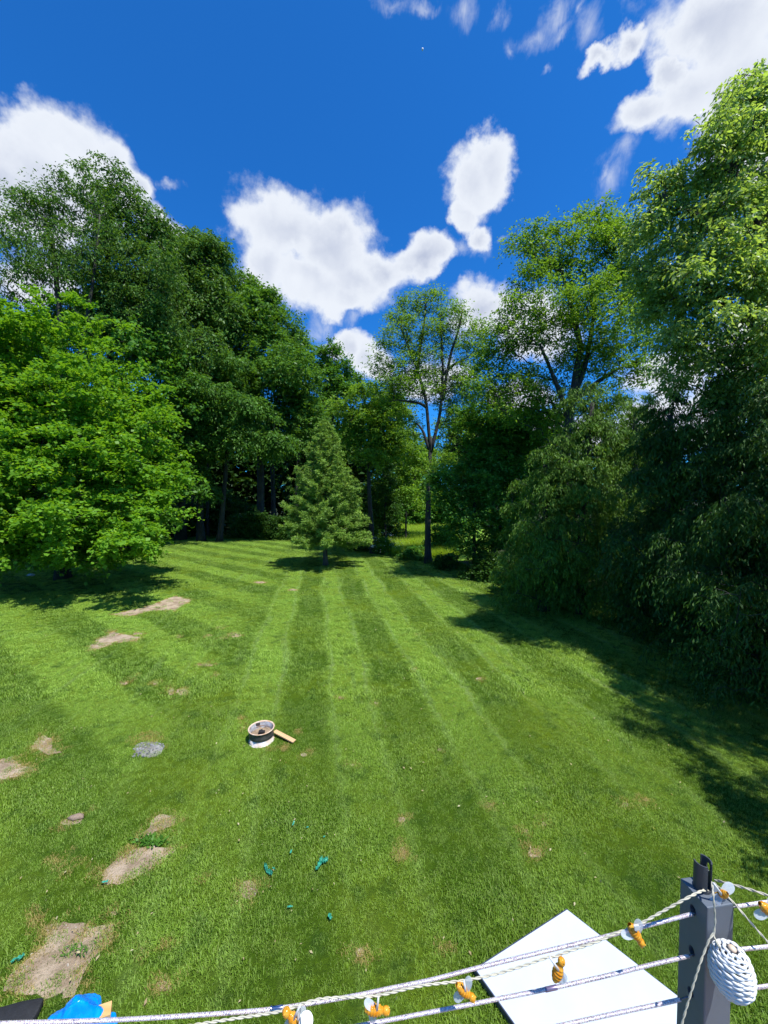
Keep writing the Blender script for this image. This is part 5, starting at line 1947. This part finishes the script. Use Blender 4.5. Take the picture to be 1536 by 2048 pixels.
def bee(label, px, py, dep, ang_px, wing_angles, hang_px, tilt=0.0, scale=1.0, wing_sc=1.0):
    """ang_px: direction of the head in the picture plane, degrees clockwise from right; wings likewise"""
    c = PW(px, py, dep)
    root = empty('bee_light', c)
    tag(root, label, 'string light', 'bee shaped lights on the cream cord')
    def frame(ang, away=0.0):
        a = R(ang)
        x = (Vector((1, 0, 0)) * math.cos(a) - UPV * math.sin(a))
        x = (x + FWD * away).normalized()
        z = -ray(px, py).normalized()
        y = z.cross(x).normalized()
        z = x.cross(y)
        return Matrix((x, y, z)).transposed()
    mb = frame(ang_px, tilt).to_4x4()
    for nm, me in (('abdomen', AB), ('head', HD)):
        o = link(nm, me, m_amber, root, smooth=True)
        o.matrix_basis = mb @ Matrix.Diagonal((scale * 1.3, scale * 1.25, scale * 1.25, 1))
    for wa, sgn in zip(wing_angles, (0, 1)):
        o = link('wing', WG[sgn], m_wing, root, smooth=False)
        o.matrix_basis = Matrix.Translation(-ray(px, py).normalized() * 0.003) @ frame(wa, 0.1).to_4x4() @ Matrix.Diagonal((wing_sc * 1.2, wing_sc * 1.3, 1, 1))
    hp = PW(hang_px[0], hang_px[1], dep - 0.004) - c
    V, Q = tube_np(np.array([tuple(hp), tuple(hp * .5 - ray(px, py).normalized() * 0.004), tuple(-ray(px, py).normalized() * 0.0065)]), [0.0016, 0.0019, 0.0026], 10)
    link('stem', mesh_poly('stem', V, Q), m_white, root, smooth=True)
    return root


bee('amber bee light at the bottom left of the string, beside a white disc', 588, 2038, 0.655, 222, (-38, 130), (601, 2009), scale=1.1)
bee('amber bee light lying crosswise, second from the left', 754, 2020, 0.655, 5, (118, -150), (757, 1993), scale=1.0)
bee('amber bee light with both wings spread, hanging just left of the white panel', 931, 1984, 0.665, 40, (140, -70), (928, 1962), scale=0.95)
bee('amber bee light hanging upright in front of the middle of the white panel', 1117, 1940, 0.675, 290, (75, 62), (1099, 1914), scale=1.0, wing_sc=1.15)
bee('amber bee light at the right border of the white panel', 1272, 1869, 0.680, 58, (172, -70), (1273, 1850), scale=1.0)
bee('amber bee light on top of the railing post', 1443, 1789, 0.690, 100, (-35, 125), (1427, 1766), scale=0.72, wing_sc=1.1, tilt=0.8)
bee('amber bee light cut by the right edge of the view', 1538, 1822, 0.66, 40, (-60, 150), (1560, 1800), scale=0.95)
# white clip on the cable
a = PW(1273, 1855, 0.672)
bm = bmesh.new()
box_bm(bm, (0, 0, 0), (0.009, 0.003, 0.010), bevel=0.001)
o = link('cord_clip', from_bm('cord_clip', bm), m_white, None, a)
o.rotation_euler = (0, -0.2, 0)
tag(o, 'small white clip tying the cord to the top cable near the panel border', 'clip')
# white disc at the bottom (solar/plug disc)
a = PW(612, 2043, 0.64)
bm = bmesh.new()
bmesh.ops.create_cone(bm, cap_ends=True, segments=36, radius1=0.0125, radius2=0.0118, depth=0.004)
bmesh.ops.bevel(bm, geom=[e for e in bm.edges if len(e.link_faces) == 2 and e.calc_face_angle() > 1], offset=0.0008, segments=2, affect='EDGES')
dsc = link('disc', from_bm('disc', bm), simple_mat('glossy_white', (0.82, 0.82, 0.84), 0.25), None, a)
dsc.rotation_euler = (-ray(612, 2043)).to_track_quat('Z', 'Y').to_euler()
tag(dsc, 'white plastic disc with a faint ring, hanging at the bottom edge beside a bee light', 'disc')
V, Q = tube_np(np.array([[0.0065 * math.cos(t), 0.0065 * math.sin(t), 0.0022] for t in np.linspace(0, 2 * np.pi, 28, endpoint=False)]), 0.0004, 6, closed=True)
link('ring', mesh_poly('ring', V, Q), simple_mat('grey_ring', (0.4, 0.4, 0.5), 0.4), dsc)
V, Q = tube_np(np.array([[-0.010, 0.016, 0.006], [-0.009, 0.006, 0.006], [-0.0085, -0.012, 0.006]]), 0.0011, 8)
link('pin', mesh_poly('pin', V, Q), simple_mat('steel_pin', (0.35, 0.37, 0.36), 0.35, metal=0.7), dsc, smooth=True)

# ------------------------------------------------------------------ wicker egg
EC = PW(1463, 1941, 0.645)
egg = empty('wicker_egg', EC)
tag(egg, 'white woven wicker egg hanging in front of the post', 'lantern')
m_wick = simple_mat('white_wicker', (0.66, 0.67, 0.67), 0.5, var=0.06, vscale=60)
NB = 14
hz, hr = 0.041, 0.0285
parts = []
rows = 20
for i in range(rows):
    t = (i + .5) / rows
    z = hz * (1 - 2 * t)
    rr = hr * (max(0.02, 1 - (abs(z) / (hz * 1.03)) ** 2.2)) ** 0.5 * (1.03 - 0.05 * z / hz)
    a = np.linspace(0, 2 * np.pi, 98, endpoint=False)
    amp = 0.0013
    rad = rr + amp * np.sin(NB / 2 * a + (math.pi if i % 2 else 0))
    zz = z + 0.0009 * np.sin(a * 3 + i * .7) + 0.0007 * np.sin(a + i)
    parts.append(tube_np(np.stack([rad * np.cos(a), rad * np.sin(a), zz], 1), 0.00232, 8, closed=True))
V, Q = join_np(parts)
link('woven_rows', mesh_np('woven_rows', V, Q.ravel(), 4), m_wick, egg, smooth=True)
parts = []
for k in range(NB):
    a = 2 * math.pi * k / NB
    zz = np.linspace(-hz * .98, hz * .98, 24)
    rr = hr * np.sqrt(np.maximum(0.02, 1 - (np.abs(zz) / (hz * 1.03)) ** 2.2)) * (1.03 - .05 * zz / hz)
    parts.append(tube_np(np.stack([rr * math.cos(a), rr * math.sin(a), zz], 1), 0.0013, 6, cap=False))
V, Q = join_np(parts)
link('ribs', mesh_np('ribs', V, Q.ravel(), 4), m_wick, egg, smooth=True)
V, Q = lathe([(0.0003, 0.003), (0.004, 0.0026), (0.0062, 0.0), (0.0055, -0.003)], 20)
link('cap', mesh_poly('cap', V, Q), simple_mat('beige_cap', (0.62, 0.47, 0.33), 0.6), egg, (0, 0, hz), smooth=True)
